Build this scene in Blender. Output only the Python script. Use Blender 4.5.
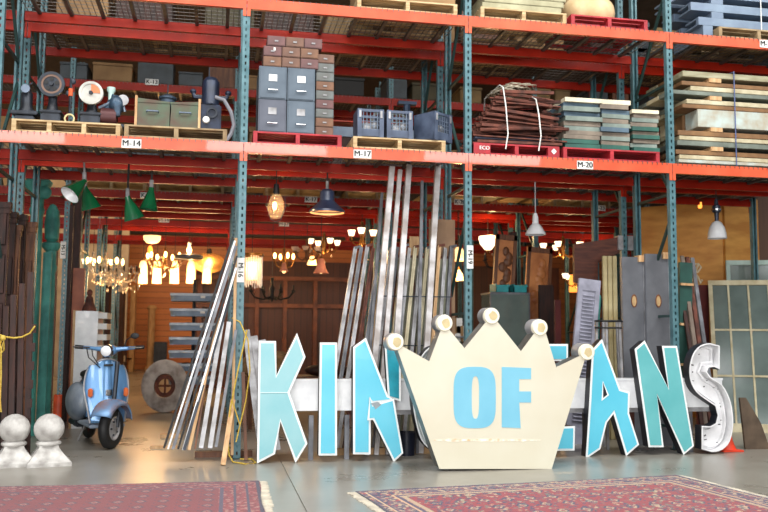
import bpy, bmesh, math, random
from mathutils import Vector, Matrix
PI = math.pi
rnd = random.Random(7)
for o in list(bpy.data.objects): bpy.data.objects.remove(o)
COL = bpy.context.scene.collection
# ---------------------------------------------------------------- camera
F = 859.9; YAW, PITCH, ROLL = .19242, .0922, .00732; CAM = Vector((2.2675, -9.2594, 1.2952))
fwd = Vector((math.sin(YAW)*math.cos(PITCH), math.cos(YAW)*math.cos(PITCH), math.sin(PITCH)))
r0 = Vector((math.cos(YAW), -math.sin(YAW), 0)); u0 = r0.cross(fwd)
RT = r0*math.cos(ROLL)+u0*math.sin(ROLL); UP = -r0*math.sin(ROLL)+u0*math.cos(ROLL)
cd = bpy.data.cameras.new('camera'); cam = bpy.data.objects.new('camera', cd); COL.objects.link(cam)
cam.matrix_world = Matrix(((RT.x, UP.x, -fwd.x, CAM.x), (RT.y, UP.y, -fwd.y, CAM.y), (RT.z, UP.z, -fwd.z, CAM.z), (0, 0, 0, 1)))
cd.sensor_width = 36; cd.lens = F*36/768; cd.clip_end = 200
cd.dof.use_dof = True; cd.dof.focus_distance = 8.9; cd.dof.aperture_fstop = 1.7
bpy.context.scene.camera = cam
# ---------------------------------------------------------------- world and exposure
S = bpy.context.scene
S.view_settings.view_transform = 'Standard'; S.view_settings.look = 'None'; S.view_settings.exposure = 0.55; S.view_settings.gamma = 1
S.view_settings.use_curve_mapping = False
w = bpy.data.worlds.new('sky'); S.world = w; w.use_nodes = True
bg = w.node_tree.nodes['Background']; bg.inputs[0].default_value = (0.97, 0.98, 1.0, 1); bg.inputs[1].default_value = 0.16
def area(name, loc, tgt, sx, sy, power, color):
    d = bpy.data.lights.new(name, 'AREA'); d.shape = 'RECTANGLE'; d.size = sx; d.size_y = sy; d.energy = power; d.color = color
    o = bpy.data.objects.new(name, d); COL.objects.link(o); o.location = loc
    o.rotation_euler = (Vector(tgt)-Vector(loc)).to_track_quat('-Z', 'Y').to_euler(); return o
area('daylight_through_open_door', (1, -15, 2.9), (4.5, 0, 1.6), 14, 4.6, 1120, (1, .99, .97))
for wx, ww in ((-3.2, 2.6), (3.6, 3.4), (10, 3.6)): area('daylight_through_high_window', (wx, -15, 6.9), (wx, 0, 3.3), ww, .9, 20*ww, (1, 1, 1))
area('daylight_through_roof_lights', (5, -4.1, 8.4), (5, -2.0, 0), 17, 2.6, 1000, (1, .99, .96))
area('unseen_warm_wall_light', (1.2, 14.0, 6.8), (1.2, 19.5, 1.5), 8, 3.5, 430, (1, .62, .3))  # unseen warm area light, aimed to brighten the aisle wall
area('unseen_aisle_light', (4, 3.3, 7.0), (4, 3.3, 0), 9, 1.0, 12, (1, .9, .75))  # unseen area light above the aisle, dim and slightly warm

def at(px, py, Y):
    d = fwd*F+RT*(px-384)-UP*(py-256); return CAM+d*((Y-CAM.y)/d.y)
def fl(px, py, z=0.0):
    d = fwd*F+RT*(px-384)-UP*(py-256); return CAM+d*((z-CAM.z)/d.z)
def sc(Y): return (Y-CAM.y)*math.cos(YAW)/F     # metres per pixel near the middle of the frame

# ---------------------------------------------------------------- materials
def lin(c): return tuple((v/12.92 if v <= .04045 else ((v+.055)/1.055)**2.4) for v in [x/255 for x in c])
MATS = {}
def mat(name, rgb, rough=.6, metal=0, rgb2=None, scale=6, bump=0, emit=0, contrast=.5, stretch=None, coat=0, trans=0, alpha=1):
    if name in MATS: return MATS[name]
    m = bpy.data.materials.new(name); m.use_nodes = True; nt = m.node_tree; b = nt.nodes['Principled BSDF']
    c = lin(rgb)+(1,); b.inputs['Base Color'].default_value = c
    b.inputs['Roughness'].default_value = rough; b.inputs['Metallic'].default_value = metal
    b.inputs['Coat Weight'].default_value = coat; b.inputs['Transmission Weight'].default_value = trans; b.inputs['Alpha'].default_value = alpha
    tc = nt.nodes.new('ShaderNodeTexCoord'); mp = nt.nodes.new('ShaderNodeMapping'); nt.links.new(tc.outputs['Object'], mp.inputs[0])
    if stretch: mp.inputs['Scale'].default_value = stretch
    if not emit:
        if rgb2 is None: rgb2 = tuple(v*.82 for v in rgb)
        n = nt.nodes.new('ShaderNodeTexNoise'); n.inputs['Scale'].default_value = scale; n.inputs['Detail'].default_value = 6
        nt.links.new(mp.outputs[0], n.inputs['Vector'])
        r = nt.nodes.new('ShaderNodeValToRGB'); r.color_ramp.elements[0].position = .5-contrast*.3; r.color_ramp.elements[1].position = .5+contrast*.3
        r.color_ramp.elements[0].color = lin(rgb2)+(1,); r.color_ramp.elements[1].color = c
        nt.links.new(n.outputs['Fac'], r.inputs[0]); nt.links.new(r.outputs[0], b.inputs['Base Color'])
        if bump:
            bp = nt.nodes.new('ShaderNodeBump'); bp.inputs['Strength'].default_value = bump; bp.inputs['Distance'].default_value = .02
            nt.links.new(n.outputs['Fac'], bp.inputs['Height']); nt.links.new(bp.outputs[0], b.inputs['Normal'])
    else:
        b.inputs['Emission Color'].default_value = c; b.inputs['Emission Strength'].default_value = emit
    MATS[name] = m; return m
def planks(name, rgb, rgb2, w=.14, axis=0, rough=.6, gap=(40, 20, 10), gloss=0):
    """boards side by side along one axis, each with its own tone, thin joints"""
    m = bpy.data.materials.new(name); m.use_nodes = True; nt = m.node_tree; N = nt.nodes; L = nt.links; b = N['Principled BSDF']
    tc = N.new('ShaderNodeTexCoord'); sp = N.new('ShaderNodeSeparateXYZ'); L.new(tc.outputs['Object'], sp.inputs[0])
    dv = N.new('ShaderNodeMath'); dv.operation = 'DIVIDE'; L.new(sp.outputs[axis], dv.inputs[0]); dv.inputs[1].default_value = w
    fr = N.new('ShaderNodeMath'); fr.operation = 'FRACT'; L.new(dv.outputs[0], fr.inputs[0])
    f2 = N.new('ShaderNodeMath'); f2.operation = 'FLOOR'; L.new(dv.outputs[0], f2.inputs[0])
    wn = N.new('ShaderNodeTexWhiteNoise'); wn.noise_dimensions = '1D'; L.new(f2.outputs[0], wn.inputs['W'])
    mp = N.new('ShaderNodeMapping'); L.new(tc.outputs['Object'], mp.inputs[0])
    s = [1.2, 1.2, 1.2]; s[axis] = 14; mp.inputs['Scale'].default_value = s
    n = N.new('ShaderNodeTexNoise'); n.inputs['Scale'].default_value = 2; n.inputs['Detail'].default_value = 5; L.new(mp.outputs[0], n.inputs['Vector'])
    ad = N.new('ShaderNodeMath'); ad.operation = 'ADD'; L.new(wn.outputs[0], ad.inputs[0]); L.new(n.outputs['Fac'], ad.inputs[1])
    hf = N.new('ShaderNodeMath'); hf.operation = 'MULTIPLY'; hf.inputs[1].default_value = .5; L.new(ad.outputs[0], hf.inputs[0])
    mx = N.new('ShaderNodeMix'); mx.data_type = 'RGBA'; L.new(hf.outputs[0], mx.inputs[0]); mx.inputs[6].default_value = lin(rgb2)+(1,); mx.inputs[7].default_value = lin(rgb)+(1,)
    lt = N.new('ShaderNodeMath'); lt.operation = 'LESS_THAN'; lt.inputs[1].default_value = .06; L.new(fr.outputs[0], lt.inputs[0])
    m2 = N.new('ShaderNodeMix'); m2.data_type = 'RGBA'; L.new(lt.outputs[0], m2.inputs[0]); L.new(mx.outputs[2], m2.inputs[6]); m2.inputs[7].default_value = lin(gap)+(1,)
    L.new(m2.outputs[2], b.inputs['Base Color']); b.inputs['Roughness'].default_value = rough
    MATS[name] = m; return m

# ---------------------------------------------------------------- mesh helpers
class MB:
    def __init__(s): s.bm = bmesh.new(); s.smooth = False
    def box(s, c, d, rot=None, bev=0):
        m = Matrix.Translation(c) @ (rot.to_4x4() if rot else Matrix()) @ Matrix.Diagonal((d[0], d[1], d[2], 1))
        g = bmesh.ops.create_cube(s.bm, size=1, matrix=m)
        if bev:
            es = list({e for v in g['verts'] for e in v.link_edges})
            bmesh.ops.bevel(s.bm, geom=es, offset=bev, segments=2, affect='EDGES')
        return s
    def b2(s, a, b, bev=0):
        return s.box([(a[i]+b[i])/2 for i in range(3)], [abs(b[i]-a[i]) for i in range(3)], bev=bev)
    def bar(s, p, q, w, h=None, side=None, bev=0):
        p = Vector(p); q = Vector(q); h = h or w; z = (q-p).normalized()
        x = Vector(side) if side else (Vector((1, 0, 0)) if abs(z.x) < .9 else Vector((0, 1, 0)))
        y = z.cross(x).normalized(); x = y.cross(z).normalized()
        R = Matrix((x, y, z)).transposed()
        return s.box((p+q)/2, (w, h, (q-p).length), R, bev)
    def tube(s, pts, r, n=8, cap=True, closed=False):
        pts = [Vector(p) for p in pts]; rings = []; N = len(pts); prev = None
        for i, p in enumerate(pts):
            a = pts[i-1] if (i > 0 or closed) else p; b = pts[(i+1) % N] if (i < N-1 or closed) else p
            t = (b-a).normalized() if (b-a).length > 1e-9 else Vector((0, 0, 1))
            if prev is None: x = t.orthogonal().normalized()
            else: x = (prev-t*prev.dot(t)).normalized()
            prev = x; y = t.cross(x); rr = r[i] if isinstance(r, (list, tuple)) else r
            rings.append([s.bm.verts.new(p+(x*math.cos(2*PI*k/n)+y*math.sin(2*PI*k/n))*rr) for k in range(n)])
        M = N if closed else N-1
        for i in range(M):
            A, B = rings[i], rings[(i+1) % N]
            for k in range(n): s.bm.faces.new((A[k], A[(k+1) % n], B[(k+1) % n], B[k]))
        if cap and not closed:
            s.bm.faces.new(rings[0][::-1]); s.bm.faces.new(rings[-1])
        s.smooth = True; return s
    def lathe(s, prof, c=(0, 0, 0), R=None, n=24, closed=False, sx=1, sy=1):
        c = Vector(c); rings = []
        for (r, z) in prof:
            if r < 1e-6: ring = [s.bm.verts.new(c+(R @ Vector((0, 0, z)) if R else Vector((0, 0, z))))]
            else:
                ring = []
                for k in range(n):
                    v = Vector((r*math.cos(2*PI*k/n)*sx, r*math.sin(2*PI*k/n)*sy, z)); ring.append(s.bm.verts.new(c+(R @ v if R else v)))
            rings.append(ring)
        P = list(zip(rings, rings[1:]))+([(rings[-1], rings[0])] if closed else [])
        for A, B in P:
            if len(A) == 1 and len(B) == 1: continue
            for k in range(n):
                k2 = (k+1) % n
                if len(A) == 1: s.bm.faces.new((A[0], B[k2], B[k]))
                elif len(B) == 1: s.bm.faces.new((A[k], A[k2], B[0]))
                else: s.bm.faces.new((A[k], A[k2], B[k2], B[k]))
        s.smooth = True; return s
    def ell(s, c, r, R=None, u=20, v=14):
        m = Matrix.Translation(c) @ (R.to_4x4() if R else Matrix()) @ Matrix.Diagonal((r[0], r[1], r[2], 1))
        bmesh.ops.create_uvsphere(s.bm, u_segments=u, v_segments=v, radius=1, matrix=m); s.smooth = True; return s
    def prism(s, pts, y0, y1):
        """polygon in x,z extruded along y"""
        a = [s.bm.verts.new((x, y0, z)) for x, z in pts]; b = [s.bm.verts.new((x, y1, z)) for x, z in pts]; n = len(a)
        s.bm.faces.new(a); s.bm.faces.new(b[::-1])
        for i in range(n): s.bm.faces.new((a[i], a[(i+1) % n], b[(i+1) % n], b[i])[::-1])
        return s
    def grid(s, fn, nu, nv, close_u=False):
        g = [[s.bm.verts.new(fn(i/nu, j/nv)) for j in range(nv+1)] for i in range(nu+(0 if close_u else 1))]
        for i in range(nu):
            for j in range(nv):
                i2 = (i+1) % len(g); s.bm.faces.new((g[i][j], g[i2][j], g[i2][j+1], g[i][j+1]))
        s.smooth = True; return s
    def mesh(s, name, m, smooth=None):
        bmesh.ops.recalc_face_normals(s.bm, faces=s.bm.faces)
        sm = s.smooth if smooth is None else smooth
        if sm:
            for f in s.bm.faces: f.smooth = True
            for e in s.bm.edges:
                if len(e.link_faces) == 2 and e.calc_face_angle(0) > .7: e.smooth = False
        me = bpy.data.meshes.new(name); s.bm.to_mesh(me); s.bm.free(); me.materials.append(m); return me
def part(name, mb, m, parent=None, label=None, loc=None, rot=None, smooth=None):
    o = bpy.data.objects.new(name, mb.mesh(name, m, smooth)); COL.objects.link(o); o.parent = parent
    if loc: o.location = loc
    if rot: o.rotation_euler = rot
    if label: o['label'] = label
    return o
def tag(o, label, cat, group=None, kind='thing'):
    o['label'] = label; o['category'] = cat
    if group: o['group'] = group
    if kind: o['kind'] = kind
    return o
def thing(name, label, cat, loc=(0, 0, 0), rot=(0, 0, 0), group=None):
    o = bpy.data.objects.new(name, None); o.empty_display_size = .1; COL.objects.link(o); o.location = loc; o.rotation_euler = rot
    return tag(o, label, cat, group)
def solo(name, mb, m, label, cat, loc=(0, 0, 0), rot=(0, 0, 0), group=None, kind='thing'):
    o = part(name, mb, m); o.location = loc; o.rotation_euler = rot; return tag(o, label, cat, group, kind)
def struct(name, mb, m):
    o = part(name, mb, m); o['kind'] = 'structure'; return o
KIDS = {}
def tree(o):
    return [c for c in COL.objects if c.parent == o]
def dup(src, loc=None, rot=None, label=None, group=None, scale=None):
    def cp(o, par):
        c = o.copy(); COL.objects.link(c); c.parent = par
        for ch in KIDS.setdefault(o.name, [k for k in COL.objects if k.parent == o]): cp(ch, c)
        return c
    c = cp(src, None)
    if loc is not None: c.location = loc
    if rot is not None: c.rotation_euler = rot
    if scale is not None: c.scale = scale
    if label: c['label'] = label
    if group: c['group'] = group
    return c
def lettering(txt, size, m, parent, loc, rot, name='lettering', depth=.001, sx=1):
    cu = bpy.data.curves.new('txt', 'FONT'); cu.body = txt; cu.size = size; cu.align_x = 'CENTER'; cu.align_y = 'CENTER'; cu.extrude = depth
    t = bpy.data.objects.new('txt', cu); COL.objects.link(t); bpy.context.view_layer.update()
    me = bpy.data.meshes.new_from_object(t.evaluated_get(bpy.context.evaluated_depsgraph_get())); bpy.data.objects.remove(t)
    bm = bmesh.new()
    for dx in (-.02, 0, .02):      # a second, slightly shifted copy of the strokes makes them bold
        k = len(bm.verts); bm.from_mesh(me); bm.verts.ensure_lookup_table()
        for v in bm.verts[k:]: v.co.x += dx*size*1.5; v.co.z += dx*.01
    bm.to_mesh(me); bm.free(); me.materials.clear(); me.materials.append(m)
    o = bpy.data.objects.new(name, me); COL.objects.link(o); o.parent = parent; o.location = loc; o.rotation_euler = rot; o.scale = (sx, 1, 1); return o
def lamp_light(parent, loc, power, color=(1, .62, .28), r=.05):
    d = bpy.data.lights.new('bulb_light', 'POINT'); d.energy = power; d.color = color; d.shadow_soft_size = r
    o = bpy.data.objects.new('bulb_light', d); COL.objects.link(o); o.parent = parent; o.location = loc; return o

# palette
TEAL = mat('rack post teal paint', (88, 124, 132), .4, .1, (60, 98, 106), 9)
DTEAL = mat('rack brace dark green paint', (30, 62, 60), .5, .1)
ORG = mat('rack beam orange paint', (214, 96, 62), .3, .0, (200, 78, 48), 3, coat=.8)
ORG_SHADED = mat('rack beam orange paint in shade', (164, 36, 14), .42, .0, (132, 22, 9), 3)  # rear-shelf shade put into the colour: darker copy of the orange beam paint
ZINC = mat('zinc wire', (112, 108, 104), .5, .6)
WHITE = mat('white plate', (240, 240, 236), .5)
BLACK = mat('black lettering', (18, 18, 20), .6)
PINE = mat('pallet pine', (204, 180, 138), .7, 0, (160, 130, 90), 5, .2, stretch=(1, 6, 6))
PINE2 = mat('weathered pallet wood', (170, 148, 112), .75, 0, (118, 96, 68), 5, .2)
REDP = mat('red pallet paint', (178, 42, 52), .6, 0, (140, 28, 38), 5, .2)
STEEL = mat('dark machine iron', (52, 58, 68), .45, .4, (30, 33, 40), 7, .2)
GREYP = mat('blue grey enamel', (120, 134, 152), .4, .3, (92, 104, 122), 5)
ORG_SHADED.node_tree.nodes['Principled BSDF'].inputs['Specular IOR Level'].default_value = .22
RUST = mat('rusted iron', (112, 62, 48), .8, .1, (62, 34, 28), 9, .4)
DWOOD = mat('dark stained wood', (60, 27, 17), .65, 0, (32, 14, 10), 4, .2, stretch=(6, 6, 1))
MWOOD = mat('brown wood', (120, 74, 44), .55, 0, (82, 46, 26), 4, .2, stretch=(6, 6, 1))
LWOOD = mat('pale raw wood', (206, 170, 126), .65, 0, (172, 130, 88), 4, .2, stretch=(6, 6, 1))
TAN = mat('carton board', (150, 118, 80), .8, 0, (124, 94, 62), 3)
PATINA = mat('verdigris paint', (70, 148, 138), .6, 0, (44, 112, 106), 5, .2)
GALV = mat('galvanised steel', (178, 178, 182), .4, .35, (122, 120, 120), 6, .2)
GALVD = mat('dull grey steel', (120, 122, 128), .45, .5, (84, 84, 88), 6, .2)
BLK = mat('black rubber', (22, 22, 24), .6)
CHROME = mat('chrome', (220, 222, 226), .15, 1, (190, 192, 196))
GRN = mat('green enamel', (18, 110, 66), .25, 0, (14, 92, 56), coat=.6)
ENW = mat('white enamel', (236, 238, 240), .3, 0, (216, 218, 222), coat=.4)
BRASS = mat('aged brass', (150, 104, 50), .35, .8, (96, 62, 30))
CORD = mat('lamp cord black', (20, 18, 18), .6)
ROPE = mat('yellow rope', (206, 180, 84), .8, 0, (180, 146, 40), 40)
PAPER = mat('off white board', (232, 230, 226), .6, 0, (205, 203, 200), 3)
GLASS = mat('grey green glass', (122, 138, 134), .12, 0, (98, 112, 108), 2, alpha=.75)
CLEAR = mat('clear lamp glass', (230, 215, 195), .08, 0, alpha=.1)
EM_HOT = mat('glowing filament', (255, 196, 110), emit=14)
EM_WARM = mat('lit frosted glass', (255, 206, 138), emit=1.35)
EM_WHITE = mat('lit white glass', (255, 226, 186), emit=1.8)
EM_AMB = mat('lit amber glass', (255, 150, 60), emit=1.4)
CRYSTAL = mat('crystal drops', (226, 206, 180), .15, .1, alpha=.6)

# ================================================================ setting
fm = bpy.data.materials.new('polished concrete'); fm.use_nodes = True
nt = fm.node_tree; b = nt.nodes['Principled BSDF']; tc = nt.nodes.new('ShaderNodeTexCoord')
n1 = nt.nodes.new('ShaderNodeTexNoise'); n1.inputs['Scale'].default_value = .9; n1.inputs['Detail'].default_value = 8; n1.inputs['Roughness'].default_value = .65
nt.links.new(tc.outputs['Object'], n1.inputs['Vector'])
rp = nt.nodes.new('ShaderNodeValToRGB'); rp.color_ramp.elements[0].position = .32; rp.color_ramp.elements[1].position = .68
rp.color_ramp.elements[0].color = lin((122, 116, 106))+(1,); rp.color_ramp.elements[1].color = lin((152, 148, 140))+(1,)
nt.links.new(n1.outputs['Fac'], rp.inputs[0]); nt.links.new(rp.outputs[0], b.inputs['Base Color'])
mr = nt.nodes.new('ShaderNodeMapRange'); mr.inputs[3].default_value = .2; mr.inputs[4].default_value = .38
nt.links.new(n1.outputs['Fac'], mr.inputs[0]); nt.links.new(mr.outputs[0], b.inputs['Roughness'])
# floor slabs leave a narrow sawn joint between them
m = MB()
for x0, x1 in ((-14, 2.955), (2.965, 12), (12.01, 34)):
    m.b2((x0, -14, -.2), (x1, 24, 0))
m.b2((-14, -14, -.2), (34, 24, -.012))
struct('floor', m, fm)
PW = planks('pine wall boards', (216, 138, 72), (166, 90, 40), .2, 2, .5)
BW = planks('brown wall boards', (112, 60, 32), (60, 30, 18), .16, 0, .5)
DARKW = mat('dark corrugated wall', (70, 62, 56), .8)
struct('wall_back', MB().b2((-14, 23, 0), (34, 23.2, 4.9)), PW)
struct('trim_1', MB().b2((-14, 22.8, 4.9), (34, 23.2, 8)), DARKW)
GW = mat('pale block wall', (168, 158, 146), .8, 0, (140, 130, 118), 2)
struct('wall_left', MB().b2((-4.2, -1, 0), (-4, 24, 8)), GW)
struct('wall_right', MB().b2((26, -1, 0), (26.2, 24, 8)), DARKW)
struct('ceiling', MB().b2((-14, -2.2, 7.8), (34, 24, 8)), DARKW)
struct('wall_aisle', MB().b2((-4, 18.6, 0), (at(127, 300, 18.6).x, 18.8, 7.8)), GW)
# timber partition with rails and studs, behind the middle bays
m = MB(); p0 = at(246, 300, 12); p1 = at(352, 300, 12); zt = at(300, 268, 12).z
m.b2((p0.x-1.2, 12, 0), (p1.x+5.5, 12.12, 3.1)); struct('wall_middle', m, BW)
m = MB(); ST = mat('partition framing', (150, 84, 44), .5, 0, (110, 58, 30), 4)
for py in (279, 306): 
    z = at(300, py, 11.95).z; m.b2((p0.x-1.2, 11.88, z-.05), (p1.x+.2, 12, z+.05))
for px in (200, 257, 285, 315):
    x = at(px, 300, 11.95).x; m.b2((x-.05, 11.86, 0), (x+.05, 12, at(300, 279, 12).z))
struct('trim_2', m, ST)
# plywood enclosure behind the right bays
PLY = mat('plywood sheet', (206, 150, 74), .55, 0, (176, 118, 52), 2.2, stretch=(1, 1, 3))
q0 = at(640, 210, 4.3); q1 = at(722, 202, 3.4); q2 = at(750, 200, 3.5)
def wallseg(a, b, z, t=.1):
    a = Vector((a[0], a[1], 0)); b = Vector((b[0], b[1], 0)); mid = (a+b)/2
    return MB().box((mid.x, mid.y, z/2), ((b-a).length, t, z), Matrix.Rotation(math.atan2(b.y-a.y, b.x-a.x), 3, 'Z'))
struct('wall_plywood_left', wallseg((q0.x, 4.3), (q1.x, 3.4), q1.z), PLY)
struct('wall_plywood_right', wallseg((q1.x, 3.4), (q2.x+.1, 3.5), q2.z), PLY)
struct('wall_far_right', wallseg((q2.x-.1, 3.8), (q2.x+4, 2.8), 3.7), planks('weathered wall boards', (116, 84, 66), (76, 52, 40), .2, 0, .7))

# ================================================================ pallet racking
BW_ = 2.52; ZL, ZU = 3.243, 4.852
bays = ['over the scooter', 'left of the crown', 'right of the crown', 'at right end', 'at far left', 'past the right end']
def post_mesh():
    m = MB(); H = 6.4
    m.b2((-.038, 0, 0), (-.009, .004, H)); m.b2((.009, 0, 0), (.038, .004, H))
    z = 0
    while z < H: m.b2((-.009, 0, z), (.009, .004, min(H, z+.042))); z += .076
    m.b2((-.038, .004, 0), (-.034, .07, H)); m.b2((.034, .004, 0), (.038, .07, H)); m.b2((-.034, .066, 0), (-.015, .07, H)); m.b2((.015, .066, 0), (.034, .07, H))
    return m
def make_frame():
    t = thing('rack_upright', 'x', 'rack upright')
    p = part('post', post_mesh(), TEAL, t); q = p.copy(); COL.objects.link(q); q.location = (0, .93, 0); q.scale = (1, -1, 1)
    for y in (.035, .895): part('foot_plate', MB().b2((-.06, y-.06, 0), (.06, y+.06, .008)), DTEAL, t)
    zs = [.25, 1.3, 1.55, 2.7, 3.0, 4.1, 4.35, 5.5]
    for i in range(0, 8, 2):
        part('cross_brace', MB().bar((0, .05, zs[i]), (0, .88, zs[i]), .03), DTEAL, t)
        a, b2 = (.06, .87) if (i//2) % 2 == 0 else (.87, .06)
        part('diagonal_brace', MB().bar((0, a, zs[i]+.03), (0, b2, zs[i+1]+.0), .03), DTEAL, t)
    return t
def make_beam(mt, mirror=False):
    t = thing('rack_crossbar', 'x', 'rack beam')
    m = MB(); L0, L1 = .04, BW_-.04
    m.b2((L0, -.006, 0), (L1, .044, .08)); m.b2((L0, -.006, .08), (L1, .022, .12)); part('rail', m, mt, t)
    for x0, x1 in ((.004, .04), (BW_-.04, BW_-.004)):
        m = MB(); m.b2((x0, -.010, -.085), (x1, -.001, .118)); 
        part('connector', m, mt, t)
    if mirror:
        for c in tree(t): c.scale = (1, -1, 1)
    return t
def make_deck():
    t = thing('wire_deck', 'x', 'wire deck')
    m = MB(); n = 38
    for i in range(n+1):
        x = .07+(BW_-.14)*i/n; m.b2((x-.0028, -.012, .121), (x+.0028, .94, .127)); m.b2((x-.0028, -.014, .095), (x+.0028, -.008, .127))
    for j in range(9): m.b2((.05, .02+j*.11, .115), (BW_-.05, .026+j*.11, .121))
    part('wire_mesh', m, ZINC, t)
    for i in range(7):
        x = .2+i*.353; m = MB(); m.b2((x-.02, .03, .085), (x+.02, .9, .09)); m.b2((x-.02, .03, .09), (x-.016, .9, .114)); m.b2((x+.016, .03, .09), (x+.02, .9, .114))
        part('support_channel', m, ZINC, t)
    return t
F0 = make_frame(); B0 = make_beam(ORG); B1 = make_beam(ORG_SHADED); BM = make_beam(ORG_SHADED, True); D0 = make_deck()
first = {}
def put(src, loc, label, group):
    key = src.name
    if key not in first:
        first[key] = True; KIDS[src.name] = [k for k in COL.objects if k.parent == src]
        src.location = loc; src['label'] = label; src['group'] = group; return src
    return dup(src, loc, None, label, group)
rows = [(0.0, 'front row', ZL, ZU), (1.25, 'second row', ZL, ZU), (4.45, 'third row', 3.39, 5.1), (5.70, 'fourth row', 3.37, 5.1), (8.2, 'fifth row', 3.42, None), (10.9, 'sixth row', 3.4, None)]
posts_named = ['leftmost', 'by the scooter', 'behind the crown', 'behind the second N', 'fifth along', 'sixth along']
FR = {}
for ri, (y, rn, zl, zu) in enumerate(rows):
    for k in ([-1, 0, 1, 2, 3, 4, 5] if ri >= 2 else [0, 1, 2, 3, 4]):
        if ri == 4 and k < 0: continue
        nm = 'far left' if k < 0 else posts_named[k]
        if ri in (4, 5) and k in (1, 2): continue
        FR[(ri, k)] = put(F0, (k*BW_, y, 0), f'teal slotted rack upright of the {rn}, {nm}', f'rack uprights of the {rn}')
        if ri >= 2: FR[(ri, k)].scale = (1, 1, .9)
        if (ri, k) == (1, 4):      # only the rear post of this upright stands clear of the leaning windows
            bpy.context.view_layer.update()
            for c in tree(FR[(ri, k)]):
                if not (c.name.startswith('post') and c.location.y > .5): bpy.data.objects.remove(c)
    ks = [-1, 0, 1, 2, 3] if ri < 2 else [-1, 0, 1, 2, 3, 4]
    for k in ks:
        bn = bays[k] if k >= 0 else bays[4]
        if k == 4: bn = bays[5]
        for lev, z in (('lower', zl), ('upper', zu)):
            if z is None: continue
            g = f'rack beams of the {rn}'
            if ri == 0: put(B0, (k*BW_, y, z), f'salmon orange front beam of the {lev} shelf, {bn}', g)
            else: put(B1, (k*BW_, y, z), f'shade-darkened orange front beam of the {rn}, {lev} level, {bn}', g)
            put(BM, (k*BW_, y+.93, z), f'shade-darkened orange rear beam of the {rn}, {lev} level, {bn}', g)
            if ri < 3: put(D0, (k*BW_, y, z), f'wire mesh deck of the {rn}, {lev} level, {bn}', f'wire decks of the {rn}')
# plates on beams
def plate(txt, px, py, Y, h=.095, wd=.2, vertical=False):
    c = at(px, py, Y-.014)
    t = thing('location_plate', f'small white plate reading {txt} ' + ('on a rack post' if vertical else 'on a rack beam'), 'sign', c, group='rack location plates')
    if vertical:
        part('plate', MB().b2((-h/2, -.002, -wd/2), (h/2, .002, wd/2)), WHITE, t); lettering(txt, h*1.0, BLACK, t, (0, -.004, 0), (PI/2, PI/2, 0))
    else:
        part('plate', MB().b2((-wd/2, -.002, -h/2), (wd/2, .002, h/2)), WHITE, t); lettering(txt, h*.95, BLACK, t, (0, -.004, 0), (PI/2, 0, 0))
plate('M-14', 131.5, 143.5, 0); plate('M-17', 362.5, 154, 0); plate('M-20', 585, 165, 0); plate('M-23', 767, 44, 0)
plate('M-16', 240.5, 270, 0, .075, .26, True); plate('M-19', 470, 257, 0, .075, .26, True)
plate('K-13', 152, 82, 4.43); plate('K-17', 311, 199.5, 4.43); plate('K-14', 147, 195.5, 4.43); plate('K-20', 460, 202, 4.43); plate('K-23', 600, 208, 4.43)
plate('H-14', 164, 220, 8.18); plate('H-17', 284, 224, 8.18)
plate('M-13', 63, 250, 4.43, .075, .26, True); plate('L-21', 538, 270, 4.43, .075, .26, True)

# ================================================================ pallets
def pallet(px, py, Y, w, d, label, mt, n=3, rz=0, group='pallets on the racks'):
    c = at(px, py, Y) if px is not None else Vector(py)
    t = thing('pallet', label, 'pallet', c, (0, 0, rz), group)
    m = MB(); nb = 7
    for i in range(nb):
        y = d*(i)/(nb); m.b2((0, y, .112), (w, y+d/nb*.8, .13))
    part('top_boards', m, mt, t)
    m = MB()
    for y in (0, d*.45, d*.86): m.b2((0, y, 0), (w, y+.1, .016))
    part('bottom_boards', m, mt, t)
    for i in range(n):
        x = i*(w-.045)/(n-1); part('stringer', MB().b2((x, .002, .016), (x+.045, d-.01, .112)), mt, t)
    return t
SH = ZL+.128      # top of the lower decks
SU = ZU+.128
def P(x, y, z, *a, **k): return pallet(None, (x, y, z), None, *a, **k)
P(.15, .03, SH, 1.08, .85, 'natural wood pallet under the round-dial machines', PINE, 4)
P(1.27, .03, SH, 1.07, .85, 'natural wood pallet under the green chests and pump', PINE2, 3)
P(2.62, .03, SH, .97, .85, 'red painted pallet under the filing cabinets', REDP)
P(3.72, .03, SH, 1.06, .85, 'natural wood pallet under the three grey crates', PINE)
P(5.11, .03, SH, 1.04, .85, 'red painted pallet under the rusty iron bundle', REDP)
P(6.2, .03, SH, 1.22, .85, 'red painted pallet under the stacks of old shutters', REDP)
_p = [o for o in COL.objects if o.get('label') == 'red painted pallet under the rusty iron bundle'][0]
lettering('ECO', .06, WHITE, _p, (.13, -.004, .07), (PI/2, 0, 0))
m = MB(); m.prism([(.97, .035), (1.005, .07), (.97, .105), (.935, .07)], -.006, -.001); part('diamond_mark', m, WHITE, _p)
part('end_block', MB().b2((.0, -.001, .016), (.2, .06, .112)), REDP, _p); part('end_block', MB().b2((.9, -.001, .016), (1.04, .06, .112)), REDP, _p)
P(3.75, .03, SU, 1.17, .85, 'natural wood pallet on the upper shelf over the grey crates', PINE)
P(5.2, .03, SU, 1.06, .85, 'natural wood pallet on the upper shelf over the rusty iron', PINE)
P(6.32, .03, SU, .98, .85, 'red pallet on the upper shelf under the cream sack', REDP)
P(8.25, .03, SU, 1.1, .85, 'natural wood pallet beside the blue steel beams', PINE2)
P(.3, 1.3, SU, 1.1, .85, 'dim pallet on the second row upper shelf, at the left', PINE2)
P(1.4, 1.3, SU, 1.0, .85, 'dim pallet on the second row upper shelf, second along', PINE)
P(3.1, 1.3, SU, 1.0, .85, 'dim pallet on the second row upper shelf, third along', PINE2)
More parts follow.
